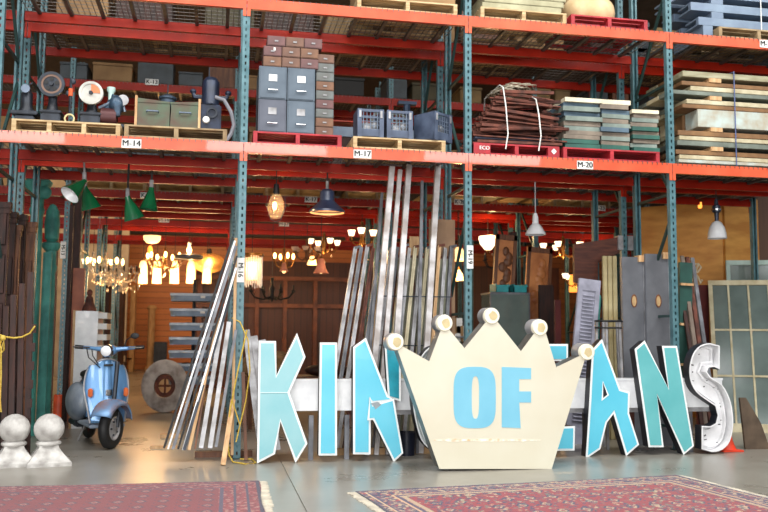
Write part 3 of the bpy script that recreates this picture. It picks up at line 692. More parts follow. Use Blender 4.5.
# S and G: open channel letters without a face
def smooth_loop(p, k=3, lim=.75):
    out = []; n = len(p)
    for i in range(n):
        p0, p1, p2, p3 = (Vector(p[(i+j-1) % n]) for j in range(4))
        sharp = (p2-p1).normalized().dot((p1-p0).normalized()) < lim or (p3-p2).normalized().dot((p2-p1).normalized()) < lim
        out.append(tuple(p1))
        if sharp: continue
        for j in range(1, k):
            u = j/k; out.append(tuple(.5*((2*p1)+(p2-p0)*u+(2*p0-5*p1+4*p2-p3)*u*u+(3*p1-p0-3*p2+p3)*u**3)))
    return out
def can_letter(label, outline, Y, mt, depth=.14, marks=True, detail=''):
    outline = smooth_loop(outline)
    cx = sum(p[0] for p in outline)/len(outline); zmin = min(p[1] for p in outline); g = [(x-cx, z-zmin) for x, z in outline]
    t = thing('sign_letter', label, 'letter', (cx, Y, zmin), group='letters of the turquoise sign')
    part('back_plate', MB().prism(g, depth-.012, depth), mt, t)
    gi = inset(g, .012); gm = inset(g, .045); gl = inset(g, .057)
    def wall(a, b, y0, y1):
        m = MB(); n = len(a)
        A0 = [m.bm.verts.new((x, y0, z)) for x, z in a]; A1 = [m.bm.verts.new((x, y1, z)) for x, z in a]; B0_ = [m.bm.verts.new((x, y0, z)) for x, z in b]; B1_ = [m.bm.verts.new((x, y1, z)) for x, z in b]
        for i in range(n):
            j = (i+1) % n
            m.bm.faces.new((A0[i], A0[j], A1[j], A1[i])); m.bm.faces.new((B0_[i], B1_[i], B1_[j], B0_[j])); m.bm.faces.new((A0[i], B0_[i], B0_[j], A0[j]))
        return m
    part('side_wall', wall(g, gi, 0, depth-.012), mt, t); part('neon_shelf', wall(gm, gl, depth*.55, depth-.012), mt, t)
    part('outer_skin', wall(inset(g, -.003), g, .012, depth), SIDE, t)
    if marks:
        m = MB()
        for i in range(26):
            k = rr.randrange(2, len(gm)-2); x, z = inset(g, .02+.1*rr.random())[k]
            m.box((x, depth-.014, z), (rr.uniform(.01, .035), .002, rr.uniform(.006, .014)), Matrix.Rotation(rr.uniform(-.6, .6), 3, 'Y'))
        part('scuff', m, mat('black scuffs', (50, 48, 50), .7), t)
        m = MB()
        for x, z in [inset(g, .05)[k] for k in (3, 9, 30, 44)]: m.tube([(x, depth-.02, z), (x, depth-.06, z)], .01, 8)
        part('electrode', m, GALVD, t)
    return t
s = 3.94
S_ = [(196, 62), (160, 52), (120, 62), (92, 95), (78, 150), (82, 200), (105, 245), (150, 280), (180, 300), (190, 338), (182, 368), (160, 380), (126, 378), (126, 470), (165, 481), (205, 472), (235, 440), (249, 380), (246, 320), (235, 270), (205, 215), (160, 185), (146, 165), (152, 148), (175, 145), (196, 155)]
can_letter('white open channel letter S with rust spots, rightmost of the sign', pix(S_, SY, 670, 330, s), SY, mat('white channel interior', (238, 238, 240), .4, 0, (214, 214, 216), 6))
G_ = [(x-5.5, y) for x, y in [(470, 356), (458, 348), (446, 345), (434, 348), (425, 360), (420, 378), (418, 398), (421, 420), (427, 440), (438, 451), (450, 454), (463, 450), (472, 440), (472, 396), (450, 396), (450, 410), (459, 410), (459, 432), (450, 436), (441, 430), (436, 414), (434, 396), (437, 376), (443, 364), (451, 361), (458, 368), (462, 374), (474, 368)]]
can_letter('open white channel letter G hidden behind the crown', pix(G_, SY, 0, 0, 1), SY+.0, LW, marks=False)
# raceway
a = at(288, 380, -.22); b = at(722, 384, -.22); zt = at(300, 379.5, -.22).z; zb_ = at(300, 411, -.22).z
t = thing('sign_raceway', 'long white metal box rail running behind the sign letters', 'rail', (a.x, -.225, zb_))
part('box', MB().b2((0, 0, 0), (b.x-a.x, .17, zt-zb_), bev=.004), ENW, t)
part('lip', MB().b2((-.005, -.006, zt-zb_-.02), (b.x-a.x+.005, .18, zt-zb_+.004)), ENW, t)
part('lower_channel', MB().b2((.9, .03, -.05), (b.x-a.x-.02, .15, -.002)), GALV, t)
for px in (309, 345, 440, 585, 690):
    x = at(px, 430, -.2).x-a.x; part('leg', MB().b2((x, .05, -zb_), (x+.05, .1, -.05)), GALVD, t)

# crown
s = 2.695; YC = -1.12
CR = [(160, 485), (463, 485), (552, 190), (548, 176), (475, 211), (445, 112), (422, 112), (380, 168), (314, 85), (289, 85), (228, 160), (184, 106), (166, 106), (133, 195), (56, 152), (46, 160)]
cp = pix(CR, YC, 380, 290, s); cx = sum(p[0] for p in cp)/len(cp); zc = min(p[1] for p in cp)
g = [(x-cx, z-zc) for x, z in cp]
t = thing('crown_sign', 'large cream crown sign with five ball tips and blue letters OF', 'sign', (cx, YC, max(zc, 0)), (0, 0, 0))
part('face', MB().prism(g, 0, .01), CRM, t)
part('shell', MB().prism(inset(g, .006), .01, .22), mat('grey crown shell', (150, 152, 150), .35, .6, (110, 108, 104), 6), t)
R = Matrix.Rotation(PI/2, 3, 'X')
for i, (bx, by) in enumerate(((42, 143), (174, 92), (301, 73), (431, 104), (558, 170))):
    v = at(380+bx/s, 290+by/s, YC); x, z = v.x-cx, v.z-zc; rad = 22/s*.0096*1.03
    bt = part('ball_tip', MB().lathe([(0, .014), (rad*.9, .014), (rad, .004), (rad, -.2), (0, -.2)], (x, 0, z), R, 28), mat('cream white tip', (242, 238, 220), .45, 0, (232, 226, 200), 6), t)
    m = MB(); pts = [(x+math.cos(a)*rad*.55*(.8+.3*rr.random())+.01, z+math.sin(a)*rad*.6*(.8+.3*rr.random())) for a in [2*PI*k/11 for k in range(11)]]
    m.prism(pts, -.0165, -.013); part('peeled_patch', m, mat('peeled tan patch', (212, 194, 148), .6), bt)
    part('metal_band', MB().lathe([(rad+.002, -.03), (rad+.006, -.03), (rad+.006, -.2), (rad+.002, -.2)], (x, 0, z), R, 28, closed=True), GALV, bt)
def P2(pts): return [(x-cx, z-zc) for x, z in pix(pts, YC, 380, 290, s)]
m = MB(); O0 = []; O1 = []
for k in range(40):
    a = 2*PI*k/40; c_, s_ = math.cos(a), math.sin(a); f = lambda v, e: math.copysign(abs(v)**e, v)
    O0.append((255+57*f(c_, .62), 292.5+83*f(s_, .5))); O1.append((257+10*f(c_, .7), 292.5+57*f(s_, .6)))
O0 = P2(O0); O1 = P2(O1)
A = [m.bm.verts.new((x, -.003, z)) for x, z in O0]; B = [m.bm.verts.new((x, -.003, z)) for x, z in O1]; A2 = [m.bm.verts.new((x, .001, z)) for x, z in O0]; B2 = [m.bm.verts.new((x, .001, z)) for x, z in O1]
for k in range(40):
    j = (k+1) % 40; m.bm.faces.new((A[k], A[j], B[j], B[k])); m.bm.faces.new((A[k], A2[k], A2[j], A[j])); m.bm.faces.new((B[k], B[j], B2[j], B2[k]))
part('letter_o', m, OFB, t)
part('letter_f', MB().prism(P2([(328, 210), (407, 213), (407, 243), (375, 243), (375, 276), (407, 276), (407, 306), (375, 306), (379, 375), (328, 373)]), -.003, .001), OFB, t)
m = MB(); up = []; dn = []
for k in range(31):
    x = 145+k*9.6; h = 2+2.2*rr.random() if 3 < k < 26 else .8; up.append((x, 407-h+(.8 if k % 2 else 0))); dn.append((x, 408+h*.9))
m.prism(P2(up+dn[::-1]), -.002, .001); part('flaking_seam', m, mat('white flaking', (250, 248, 240), .6, 0, (210, 180, 140), 14), t)

# ================================================================ rugs
def rug_mat(name, field, field2, navy, cream, W, D, bands, cell, border):
    m = bpy.data.materials.new(name); m.use_nodes = True; nt = m.node_tree; N = nt.nodes; L = nt.links; b = N['Principled BSDF']; b.inputs['Roughness'].default_value = .95
    b.inputs['Sheen Weight'].default_value = .2
    tc = N.new('ShaderNodeTexCoord'); sp = N.new('ShaderNodeSeparateXYZ'); L.new(tc.outputs['Object'], sp.inputs[0])
    def M(op, a, bb=None):
        n = N.new('ShaderNodeMath'); n.operation = op
        for i, v in enumerate((a, bb)):
            if v is None: continue
            if isinstance(v, (int, float)): n.inputs[i].default_value = v
            else: L.new(v, n.inputs[i])
        return n.outputs[0]
    def mix(f, a, c):
        n = N.new('ShaderNodeMix'); n.data_type = 'RGBA'; L.new(f, n.inputs[0])
        for i, v in ((6, a), (7, c)):
            if isinstance(v, tuple): n.inputs[i].default_value = lin(v)+(1,)
            else: L.new(v, n.inputs[i])
        return n.outputs[2]
    X, Y = sp.outputs[0], sp.outputs[1]
    ex = M('SUBTRACT', W/2, M('ABSOLUTE', X)); ey = M('SUBTRACT', D/2, M('ABSOLUTE', Y)); e = M('MINIMUM', ex, ey)     # distance to the edge
    nz = N.new('ShaderNodeTexNoise'); nz.inputs['Scale'].default_value = 3; L.new(tc.outputs['Object'], nz.inputs['Vector'])
    base = mix(nz.outputs['Fac'], field, field2)
    def motif(cx, cy, r, col, src, seed=0, jit=0):
        fx = M('SUBTRACT', M('FRACT', M('ADD', M('DIVIDE', X, cx), seed)), .5); fy = M('SUBTRACT', M('FRACT', M('ADD', M('DIVIDE', Y, cy), seed*.7)), .5)
        d = M('ADD', M('ABSOLUTE', fx), M('MULTIPLY', M('ABSOLUTE', fy), 1.0)); return mix(M('LESS_THAN', d, r), src, col)
    v = N.new('ShaderNodeTexVoronoi'); v.inputs['Scale'].default_value = 1/cell*1.3; L.new(tc.outputs['Object'], v.inputs['Vector'])
    c = motif(cell, cell*1.3, .3, navy, base); c = motif(cell, cell*1.3, .19, cream, c); c = motif(cell, cell*1.3, .1, field, c)
    c = motif(cell*.5, cell*.65, .13, navy, c, .25)
    vr = N.new('ShaderNodeTexVoronoi'); vr.inputs['Scale'].default_value = 38; L.new(tc.outputs['Object'], vr.inputs['Vector'])
    sc_ = N.new('ShaderNodeSeparateColor'); L.new(vr.outputs['Color'], sc_.inputs[0])
    if border:
        c = mix(M('GREATER_THAN', sc_.outputs[0], .84), c, navy); c = mix(M('GREATER_THAN', sc_.outputs[1], .92), c, cream)
        c = mix(M('GREATER_THAN', sc_.outputs[2], .92), c, (86, 110, 96))
    # border zone
    bc = mix(M('GREATER_THAN', sc_.outputs[0], .45), border or field2, navy if border else field); bc = mix(M('GREATER_THAN', sc_.outputs[1], .76), bc, cream); bc = mix(M('GREATER_THAN', sc_.outputs[2], .86 if border else .75), bc, field)
    tot = bands[-1][1]
    c = mix(M('LESS_THAN', e, tot), c, bc)
    for lo, hi, col in bands[:-1]:
        c = mix(M('MULTIPLY', M('GREATER_THAN', e, lo), M('LESS_THAN', e, hi)), c, col)
    L.new(c, b.inputs['Base Color'])
    bp = N.new('ShaderNodeBump'); bp.inputs['Strength'].default_value = .3; bp.inputs['Distance'].default_value = .004; n2 = N.new('ShaderNodeTexNoise'); n2.inputs['Scale'].default_value = 160; L.new(tc.outputs['Object'], n2.inputs['Vector']); L.new(n2.outputs['Fac'], bp.inputs['Height']); L.new(bp.outputs[0], b.inputs['Normal'])
    return m
def rug(label, c, rz, W, D, m, fr=True):
    t = thing('oriental_rug', label, 'rug', c, (0, 0, rz), 'oriental rugs'); mb = MB()
    nx, ny = 40, 20
    def f(u, v): return Vector(((u-.5)*W+.01*math.sin(v*9), (v-.5)*D+.012*math.sin(u*7), .012))
    mb.grid(f, nx, ny); mb.grid(lambda u, v: f(u, v)-Vector((0, 0, .0105)), nx, ny)
    for a in range(4):
        mb.grid((lambda u, v, a=a: (f(u, 0) if a == 0 else f(u, 1) if a == 1 else f(0, u) if a == 2 else f(1, u))-Vector((0, 0, .0105*v))), nx, 1)
    part('pile', mb, m, t, smooth=False)
    for s in (-1, 1):
        q = MB(); k = int(D/.012)
        for i in range(k):
            y = (i/k-.5)*D; L_ = rr.uniform(.05, .085); q.box((s*(W/2+L_/2-.005), y, .005), (L_, .007, .006), Matrix.Rotation(rr.uniform(-.3, .3), 3, 'Z'))
        part('fringe', q, mat('cream fringe', (236, 226, 206), .9), t)
R1 = rug_mat('rose rug weave', (132, 44, 52), (104, 34, 46), (54, 44, 66), (156, 112, 104), 4.4, 1.9, [(0, .03, (52, 46, 70)), (.1, .12, (60, 52, 76)), (.2, .22, (60, 52, 76)), (.30, .33, (70, 60, 84)), (0, .34, None)], .17, None)
rug('faded rose red rug with small repeated motifs, at the left', (2.66-2.2, -1.42-.95, .001), math.radians(-1), 4.4, 1.9, R1)
R2 = rug_mat('crimson medallion rug weave', (150, 30, 46), (128, 24, 42), (44, 42, 78), (176, 152, 122), 3.15, 2.1, [(0, .03, (48, 42, 70)), (.07, .085, (200, 170, 130)), (.085, .1, (50, 44, 86)), (.24, .26, (200, 160, 120)), (.26, .29, (60, 48, 86)), (.3, .34, (176, 150, 120)), (0, .34, None)], .2, (104, 78, 92))
a = Vector((3.43, -2.1, 0)); b = Vector((6.54, -1.72, 0)); ang = math.atan2(b.y-a.y, b.x-a.x); ctr = (a+b)/2+Vector((math.sin(ang), -math.cos(ang), 0))*1.05
rug('crimson rug with navy floral border and cream fringe, at the right', (ctr.x, ctr.y, .001), ang, 3.13, 2.1, R2)

# ================================================================ stone finials
CON = mat('weathered white stone', (206, 204, 200), .8, 0, (156, 152, 148), 9, .35)
for px, lb in ((17.5, 'white stone ball finial on a flared base, left one'), (50.5, 'white stone ball finial on a flared base, right one')):
    p = fl(px, 462); t = thing('stone_finial', lb, 'finial', (p.x, -.1, 0), (0, 0, .25), 'stone ball finials')
    k = .0108; m = MB(); prof = [(.21, 0), (.21, .035), (.19, .05), (.13, .12), (.095, .17), (.09, .19)]
    m.lathe([(r*1.38, z) for r, z in prof]+[(0, .19)], n=4, R=Matrix.Rotation(PI/4, 3, 'Z')); m.smooth = False; part('plinth', m, CON, t, smooth=False)
    part('collar', MB().lathe([(.1, .18), (.12, .2), (.12, .215), (.1, .23), (0, .24)], n=24), CON, t)
    part('ball', MB().ell((0, 0, .35), (.145, .145, .145), u=32, v=20), CON, t)

# ================================================================ scooter
SC = mat('sky blue scooter paint', (104, 150, 196), .3, .35, (92, 136, 184), 3, coat=.7)
SCW = mat('worn blue grey paint', (168, 178, 190), .5, .1, (124, 138, 156), 4)
t = thing('scooter', 'vintage light blue motor scooter with its front wheel turned', 'scooter', (.73+.02, 2.1, 0), (0, 0, math.radians(-70.8)))
k = 1.06
def sP(p): return tuple(v*k for v in p)
R_ = Matrix.Rotation(PI/2, 3, 'X')
def wheel(par, c, nm='wheel', rz=0):
    R = Matrix.Rotation(rz, 3, 'Z') @ R_
    w_ = part(nm, MB().lathe([(.135, -.05), (.16, -.055), (.2, -.052), (.225, -.03), (.232, 0), (.225, .03), (.2, .052), (.16, .055), (.135, .05)], (0, 0, 0), R, 36, closed=True), BLK, par, loc=c)
    part('rim', MB().lathe([(.137, -.045), (.12, -.05), (.1, -.03), (.06, -.045), (0, -.05), (0, .05), (.06, .045), (.1, .03), (.12, .05), (.137, .045)], (0, 0, 0), R, 30), GALV, w_)
    for q in range(5):
        a = 2*PI*q/5
        for s_ in (-1, 1): part('wheel_nut', MB().lathe([(0, s_*.052), (.01, s_*.052), (.01, s_*.03)], tuple(R @ Vector((.075*math.cos(a), .075*math.sin(a), 0))), R, 8), STEEL, w_)
    return w_
wheel(t, (0, 0, .232), 'rear_wheel')
st = part('fork', MB().tube([(0, 0, .25), (0, 0, .98)], .026).tube([(0, .07, .24), (0, .07, .4), (0, .0, .46)], .022), STEEL, t, loc=(1.16, 0, 0)); st.rotation_euler = (0, -.12, math.radians(-40))
fx, fy = 1.19, 0
steer = math.radians(-40)
wheel(t, (fx, fy, .232), 'front_wheel', steer)
# front mudguard
m = MB()
def fen(u, v):
    a = math.radians(28+140*u); b = (v-.5)*PI
    rr_ = .29+.0*math.cos(b); w_ = .11*math.sin(b)*(1-.25*abs(u-.5)); r2 = .05+(rr_-.03)*(.72+.28*math.cos(b)**.7 if math.cos(b) > 0 else .72)
    x = r2*math.cos(a)*1.12+.0; z = r2*math.sin(a)*1.0
    return Matrix.Rotation(steer, 3, 'Z') @ Vector((x, w_*1.25, z))
m.grid(fen, 24, 14); fd = part('front_mudguard', m, mat('scratched blue mudguard', (110, 146, 186), .4, .3, (150, 110, 90), 3.5, contrast=.35), t, loc=(fx, fy, .25))
mod = fd.modifiers.new('thick', 'SOLIDIFY'); mod.thickness = .008
# leg shield
m = MB()
def leg(u, v):
    z = .28+.72*v; hw = .235*(1-max(0, (v-.55))**2*1.7) * (.82+.25*min(v*2, 1)); y = (u-.5)*2*hw
    if v > .9: z -= (abs(u-.5)*2)**2.5*.09
    return Vector((1.0-.06*(y/.22)**2+.05*(1-v)-(.10*v), y, z))
m.grid(leg, 20, 20); ls = part('leg_shield', m, SC, t); mod = ls.modifiers.new('thick', 'SOLIDIFY'); mod.thickness = .02
part('shield_trim', MB().tube([leg(0, j/14) for j in range(15)]+[leg(i/14, 1) for i in range(1, 15)]+[leg(1, 1-j/14) for j in range(1, 15)], .011, 8), GALV, ls)
part('steering_cover', MB().grid(lambda u, v: Vector((.965+.0+.055*math.sin(u*PI)-(.10*v)+.05*(1-v)*.5, (u-.5)*.17*(1.2-.3*v), .4+.58*v)), 10, 8), SC, ls)
part('badge', MB().box((1.02, 0, .62), (.03, .07, .07), bev=.006), CHROME, ls)
part('horn_grille', MB().box((.955, 0, .93), (.02, .1, .025)), BLK, ls)
for s_ in (-1, 1):
    part('indicator', MB().box((.99, s_*.2, .62), (.05, .05, .1), bev=.012), mat('amber indicator', (226, 110, 50), .3), ls)
part('floorboard', MB().b2((.32, -.2, .22), (1.02, .2, .26), bev=.012), SCW, t)
# rear body
def cowl(s_):
    m = MB(); m.ell((.02, s_*.15, .46), (.36, .13, .235), u=28, v=18); return m
for s_ in (-1, 1): part('side_cowl', cowl(s_), SCW if s_ < 0 else SC, t)
part('rear_body', MB().ell((-.02, 0, .5), (.4, .16, .27), u=28, v=18).b2((.18, -.1, .26), (.34, .1, .66), bev=.03), SC, t)
part('seat', MB().ell((.12, 0, .79), (.34, .14, .065)).b2((-.15, -.11, .71), (.36, .11, .77), bev=.03), BLK, t)
part('engine', MB().box((-.02, -.12, .22), (.3, .14, .14), bev=.03).tube([(.1, -.14, .2), (-.25, -.16, .2)], .045), STEEL, t)
part('kickstand', MB().tube([(.35, -.1, .24), (.3, -.18, .01)], .011), GALV, t)
part('tail_light', MB().box((-.41, 0, .5), (.04, .09, .06), bev=.01), mat('red lens', (170, 20, 20), .3), t)
# handlebar group
hb = part('handlebar', MB().ell((0, 0, 0), (.09, .1, .07)).tube([(-.02, -.33, .035), (0, -.15, .02), (0, 0, 0), (0, .15, .02), (-.02, .33, .035)], [.018, .024, .04, .024, .018], 12), SC, t, loc=(.95, 0, 1.1)); hb.rotation_euler = (0, 0, steer*.75)
part('headlamp', MB().lathe([(0, .03), (.055, .025), (.072, .0), (.075, -.05), (.05, -.09)], (.09, 0, -.005), Matrix.Rotation(PI/2, 3, 'Y'), 24), CHROME, hb)
part('headlamp_lens', MB().lathe([(0, .034), (.04, .032), (.06, .018)], (.096, 0, -.005), Matrix.Rotation(PI/2, 3, 'Y'), 24), ENW, hb)
for s_ in (-1, 1):
    part('grip', MB().tube([(-.02, s_*.3, .033), (-.028, s_*.4, .04)], .023, 12), BLK, hb)
    part('lever', MB().tube([(.01, s_*.22, .03), (.07, s_*.26, .035), (.05, s_*.4, .04)], .008, 6), CHROME, hb)
part('mirror', MB().tube([(0, .17, .02), (.0, .2, .12), (.02, .26, .16)], .007, 6).ell((.02, .3, .17), (.012, .05, .035)), BLK, hb)
part('cable', MB().tube([(0, -.2, .02), (.08, -.16, -.06), (.05, -.1, -.16)], .006, 6).tube([(0, -.26, .03), (.1, -.2, -.08), (.04, -.08, -.2)], .006, 6), BLK, hb)

# ================================================================ left end: dark carved wood, rope, verdigris columns
for i, (px0, px1, pt, Yb, h, mt, lb) in enumerate([
    (-6, 5, 202, .5, None, DWOOD, 'dark carved wooden panel at the far left edge'),
    (4, 12, 212, .8, None, DWOOD, 'dark wooden pilaster, second from the left edge'),
    (11, 17, 225, .9, None, MWOOD, 'brown wooden door edge, third from the left edge'),
    (16, 22, 215, 1.1, None, DWOOD, 'dark wooden pilaster beside the teal rack post'),
    (22, 32, 222, 1.3, None, MWOOD, 'brown carved panelled door with scrolled top, left end')]):
    a = at(px0, 300, Yb); b = at(px1, 300, Yb); zt_ = at((px0+px1)/2, pt, Yb).z; W_ = b.x-a.x
    t = thing('panelled_door', lb, 'door panel', (a.x, Yb, 0), (0, 0, 0), 'dark wood pieces standing at the left end')
    part('board', MB().b2((0, 0, 0), (W_, .06, zt_), bev=.004), mt, t)
    m = MB(); z = .15
    while z < zt_-.4: m.b2((W_*.15, -.012, z), (W_*.85, .0, z+.42), bev=.006); z += .52
    part('raised_panels', m, mt, t)
    part('cornice', MB().b2((-.02, -.03, zt_-.06), (W_+.02, .06, zt_)).b2((-.01, -.018, zt_-.12), (W_+.01, .06, zt_-.06)), mt, t)
# angled crate-like dark planks in front
for i, px in enumerate((-2, 5, 12, 20, 28)):
    a = at(px, 436, .2); p1 = at(px+2, 290, .32)
    m = MB(); m.bar((0, 0, 0), (p1.x-a.x, .12, 1.45+.12*i), .055, .04); 
    for j in range(7 if i == 4 else 0): m.box((.0+.002*j, -.02, .2+j*.19), (.05, .02, .09))
    solo('carved_strip', m, DWOOD, f'dark carved wooden strip leaning at the left end, {ords[i]} from the edge' if i else 'dark carved wooden strip leaning nearest the left edge', 'wood strip', (a.x, .2, 0), group='carved strips at the left end')
rp = [at(x, y, .12) for x, y in ((-8, 334), (0, 335), (6, 337), (14, 338), (22, 337), (30, 333), (35, 326))]
m = MB().tube([p-rp[0] for p in rp], .009)
q = [at(x, y, .1)-rp[0] for x, y in ((2, 337), (0, 345), (2, 353), (4, 350), (4, 340), (1, 350), (1, 375), (0, 400), (1, 412))]; m.tube(q, .009).ell(tuple(at(3, 338, .1)-rp[0]), (.03, .02, .03))
solo('rope', m, ROPE, 'yellow rope knotted round the dark wood at the left', 'rope', rp[0])
for i, (px, pt, Yb, r, lb) in enumerate(((33, 178, 2.5, .09, 'tall verdigris green carved column at the left, taller one'), (49, 236, 2.9, .08, 'verdigris green column in front of the brown boards, right one'))):
    c = at(px, 300, Yb); zt_ = at(px, pt, Yb).z; t = thing('carved_pedestal', lb, 'column', (c.x, Yb, 0), group='verdigris columns')
    part('shaft', MB().lathe([(r*1.5, 0), (r*1.5, .12), (r, .16), (r*.85, zt_-.5), (r*1.1, zt_-.42), (r*.9, zt_-.38), (r*.9, zt_-.2), (0, zt_-.19)], n=20), PATINA, t)
    if i == 0: part('capital', MB().lathe([(r, zt_-.24), (r*1.9, zt_-.1), (r*2.1, zt_-.06), (r*1.3, zt_), (0, zt_)], n=10).ell((.1, -.1, zt_-.2), (.09, .07, .09)), PATINA, t)
    else: part('capital', MB().lathe([(r, zt_-.2), (r*1.5, zt_-.15), (r*1.5, zt_-.1), (r, zt_-.08), (0, zt_-.08)], n=16), PATINA, t)
c = at(52, 300, 2.95)
a = at(52, 240, 2.6); t = thing('green_urn', 'bottle shaped verdigris finial standing on the green column', 'finial', (at(49, 300, 2.9).x, 2.9, at(49, 236, 2.9).z-.08)); m = MB(); m.lathe([(.05, 0), (.09, .04), (.1, .25), (.08, .42), (.04, .5), (0, .52)], n=16); part('bottle', m, PATINA, t)
a = at(38, 300, 2.4); b = at(47, 300, 2.4)
solo('green_door', MB().b2((0, 0, 0), (b.x-a.x, .04, 2.35), bev=.004), PATINA, 'narrow flat verdigris green board standing by the columns', 'board', (a.x, 2.6, 0))
for i, (px0, px1, pt, Yb, mt, lb) in enumerate([(53, 56, 210, 3.6, MWOOD, 'thin brown board left of the sleeved rack post'), (66, 70, 205, 3.4, DWOOD, 'dark plank just right of the sleeved rack post'), (70, 78, 190, 4.2, DWOOD, 'dark tall door behind the white cabinet'), (72, 84, 268, 3.9, mat('reddish wood', (170, 92, 56), .45, 0, (130, 64, 36), 3), 'reddish brown panel above the white cabinet')]):
    a = at(px0, 300, Yb); b = at(px1, 300, Yb); zt_ = at(px0, pt, Yb).z
    solo('plank', MB().b2((0, 0, 0), (b.x-a.x, .05, zt_), bev=.004), mt, lb, 'plank', (a.x, Yb, 0))
p = at(58, 400, 4.35); t = thing('post_guard', 'bright orange plastic sleeve guarding a rack post', 'guard', (0.0, 4.47, 0)); part('sleeve', MB().lathe([(.085, 0), (.085, .37), (.075, .38), (.07, .38), (.07, 0)], n=24, closed=True), mat('orange plastic', (236, 92, 50), .4), t)
# white cabinet with basket
a = at(72, 400, 3.2); b = at(95, 400, 3.2); zt_ = at(85, 311, 3.2).z
t = thing('white_cabinet', 'plain white cabinet standing behind the blue scooter', 'cabinet', (a.x, 3.2, 0)); part('body', MB().b2((0, 0, 0), (b.x-a.x, .6, zt_), bev=.005), ENW, t); part('side_frame', MB().b2((-.03, -.01, 0), (0, .6, zt_+.01)), LWOOD, t)
for j in range(4): part('basket_band', MB().b2((b.x-a.x, -.0, zt_-.1-j*.15), (b.x-a.x+.12, .5, zt_-.02-j*.15)), PAPER, t)
t = thing('figurine', 'small brown carved figure on the white cabinet', 'figurine', ((a.x+b.x)/2, 3.4, zt_)); part('body', MB().lathe([(.1, 0), (.09, .05), (.06, .12), (.045, .2), (0, .24)], n=12).ell((0, 0, .26), (.04, .04, .05)), RUST, t)

# dim furniture in the scooter aisle
for i, (px0, px1, pt, pb, mt, lb) in enumerate([(96, 106, 285, 385, DWOOD, 'dark tall cupboard in the aisle, nearest the white cabinet'), (106, 114, 305, 382, MWOOD, 'brown chair-height chest in the aisle'), (113, 121, 292, 380, DWOOD, 'dark leaning door in the aisle beside the wheel'), (128, 133, 285, 372, LWOOD, 'pale wood post standing far down the aisle'), (145, 155, 305, 370, LWOOD, 'pale round-topped column at the far wall'), (153, 166, 342, 372, STEEL, 'grey perforated bin in front of the far wall')]):
    p = fl((px0+px1)/2, pb); Yb = min(p.y, 21.8); a = at(px0, pb, Yb); b = at(px1, pb, Yb); zt_ = at(px0, pt, Yb).z
    t = thing('storage_cupboard' if i != 4 else 'turned_pedestal', lb, 'furniture', (a.x, Yb, 0)); W_ = b.x-a.x
    if i == 4: part('shaft', MB().lathe([(W_*.6, 0), (W_*.6, .1), (W_*.4, .15), (W_*.36, zt_-.2), (W_*.55, zt_-.1), (W_*.3, zt_), (0, zt_)], (W_/2, 0, 0), n=20), mt, t)
    else:
        part('body', MB().b2((0, 0, 0), (W_, .5, zt_), bev=.01), mt, t); part('front_panel', MB().b2((W_*.12, -.015, .1), (W_*.88, 0, zt_*.48), bev=.005).b2((W_*.12, -.015, zt_*.52), (W_*.88, 0, zt_-.08), bev=.005), mt, t)
for i, (px, pb) in enumerate(((118, 378), (112, 384), (124, 372))):
    p = fl(px, pb); t = thing('side_chair', f'dim dark wooden chair in the aisle, {["middle","nearest","farthest"][i]} of three', 'chair', p, (0, 0, .5*i), 'chairs in the scooter aisle')
    part('seat', MB().b2((-.22, -.22, .43), (.22, .22, .47), bev=.01), DWOOD, t); part('backrest', MB().b2((-.2, .18, .65), (.2, .21, .95), bev=.01), DWOOD, t)
    for sx in (-1, 1):
        for sy in (-1, 1): part('leg', MB().bar((sx*.2, sy*.2, 0), (sx*.19, sy*.19, .95 if sy > 0 else .45), .035), DWOOD, t)

# mill wheel
p = fl(164, 412.5); YM = p.y
t = thing('millstone', 'thick weathered grey stone ring wheel with an iron hub, leaning upright', 'wheel', (p.x, YM, 0), (math.radians(-6), 0, 0)); RO = .435
part('ring', MB().lathe([(.2, -.07), (.36, -.085), (RO, -.06), (RO, .06), (.36, .085), (.2, .07)], (0, 0, RO), Matrix.Rotation(PI/2, 3, 'X'), 44, closed=True, sx=.87), mat('weathered stone', (186, 180, 176), .85, 0, (130, 122, 118), 7, .5), t)
part('hub', MB().lathe([(.12, -.05), (.19, -.05), (.19, .05), (.12, .05)], (0, 0, RO), Matrix.Rotation(PI/2, 3, 'X'), 28, closed=True, sx=.87), RUST, t)
part('spoke', MB().bar((-.12, 0, RO), (.12, 0, RO), .03).bar((0, 0, RO-.13), (0, 0, RO+.13), .03), RUST, t)
# tray tower
YT = 6.8; c = at(192, 380, YT); t = thing('tray_tower', 'tower of blue grey metal trays on a pole, between the aisle lamps', 'tray tower', (c.x, YT, 0))
TR = mat('blue grey tray enamel', (140, 160, 186), .4, .1, (112, 132, 158), 4)
part('pole', MB().tube([(0, 0, 0), (0, 0, at(192, 285, YT).z+.1)], .03), STEEL, t)
for i, py in enumerate((296, 311, 325, 339, 352, 365, 378)):
    z = at(192, py, YT).z-.1; m = MB(); m.grid(lambda u, v, z=z: Vector(((.40+.03*v)*math.copysign(abs(math.cos(2*PI*u))**.4, math.cos(2*PI*u)), (.3+.03*v)*math.copysign(abs(math.sin(2*PI*u))**.4, math.sin(2*PI*u)), z+.13*v)), 32, 2, True)
    m.b2((-.4, -.28, z), (.4, .28, z+.012)); tr = part('tray', m, TR, t)
    part('lip', MB().b2((-.41, -.34, z+.09), (.41, -.325, z+.135)), mat('worn tray rim', (176, 190, 206), .45, .1), tr)
    part('label_card', MB().b2((.12, -.345, z+.05), (.2, -.34, z+.09)), WHITE, tr)
    part('tray_contents', MB().ell((-.1, 0, z+.1), (.13, .1, .05), u=10, v=6).ell((.15, -.05, z+.09), (.1, .1, .04), u=10, v=6), STEEL, tr)

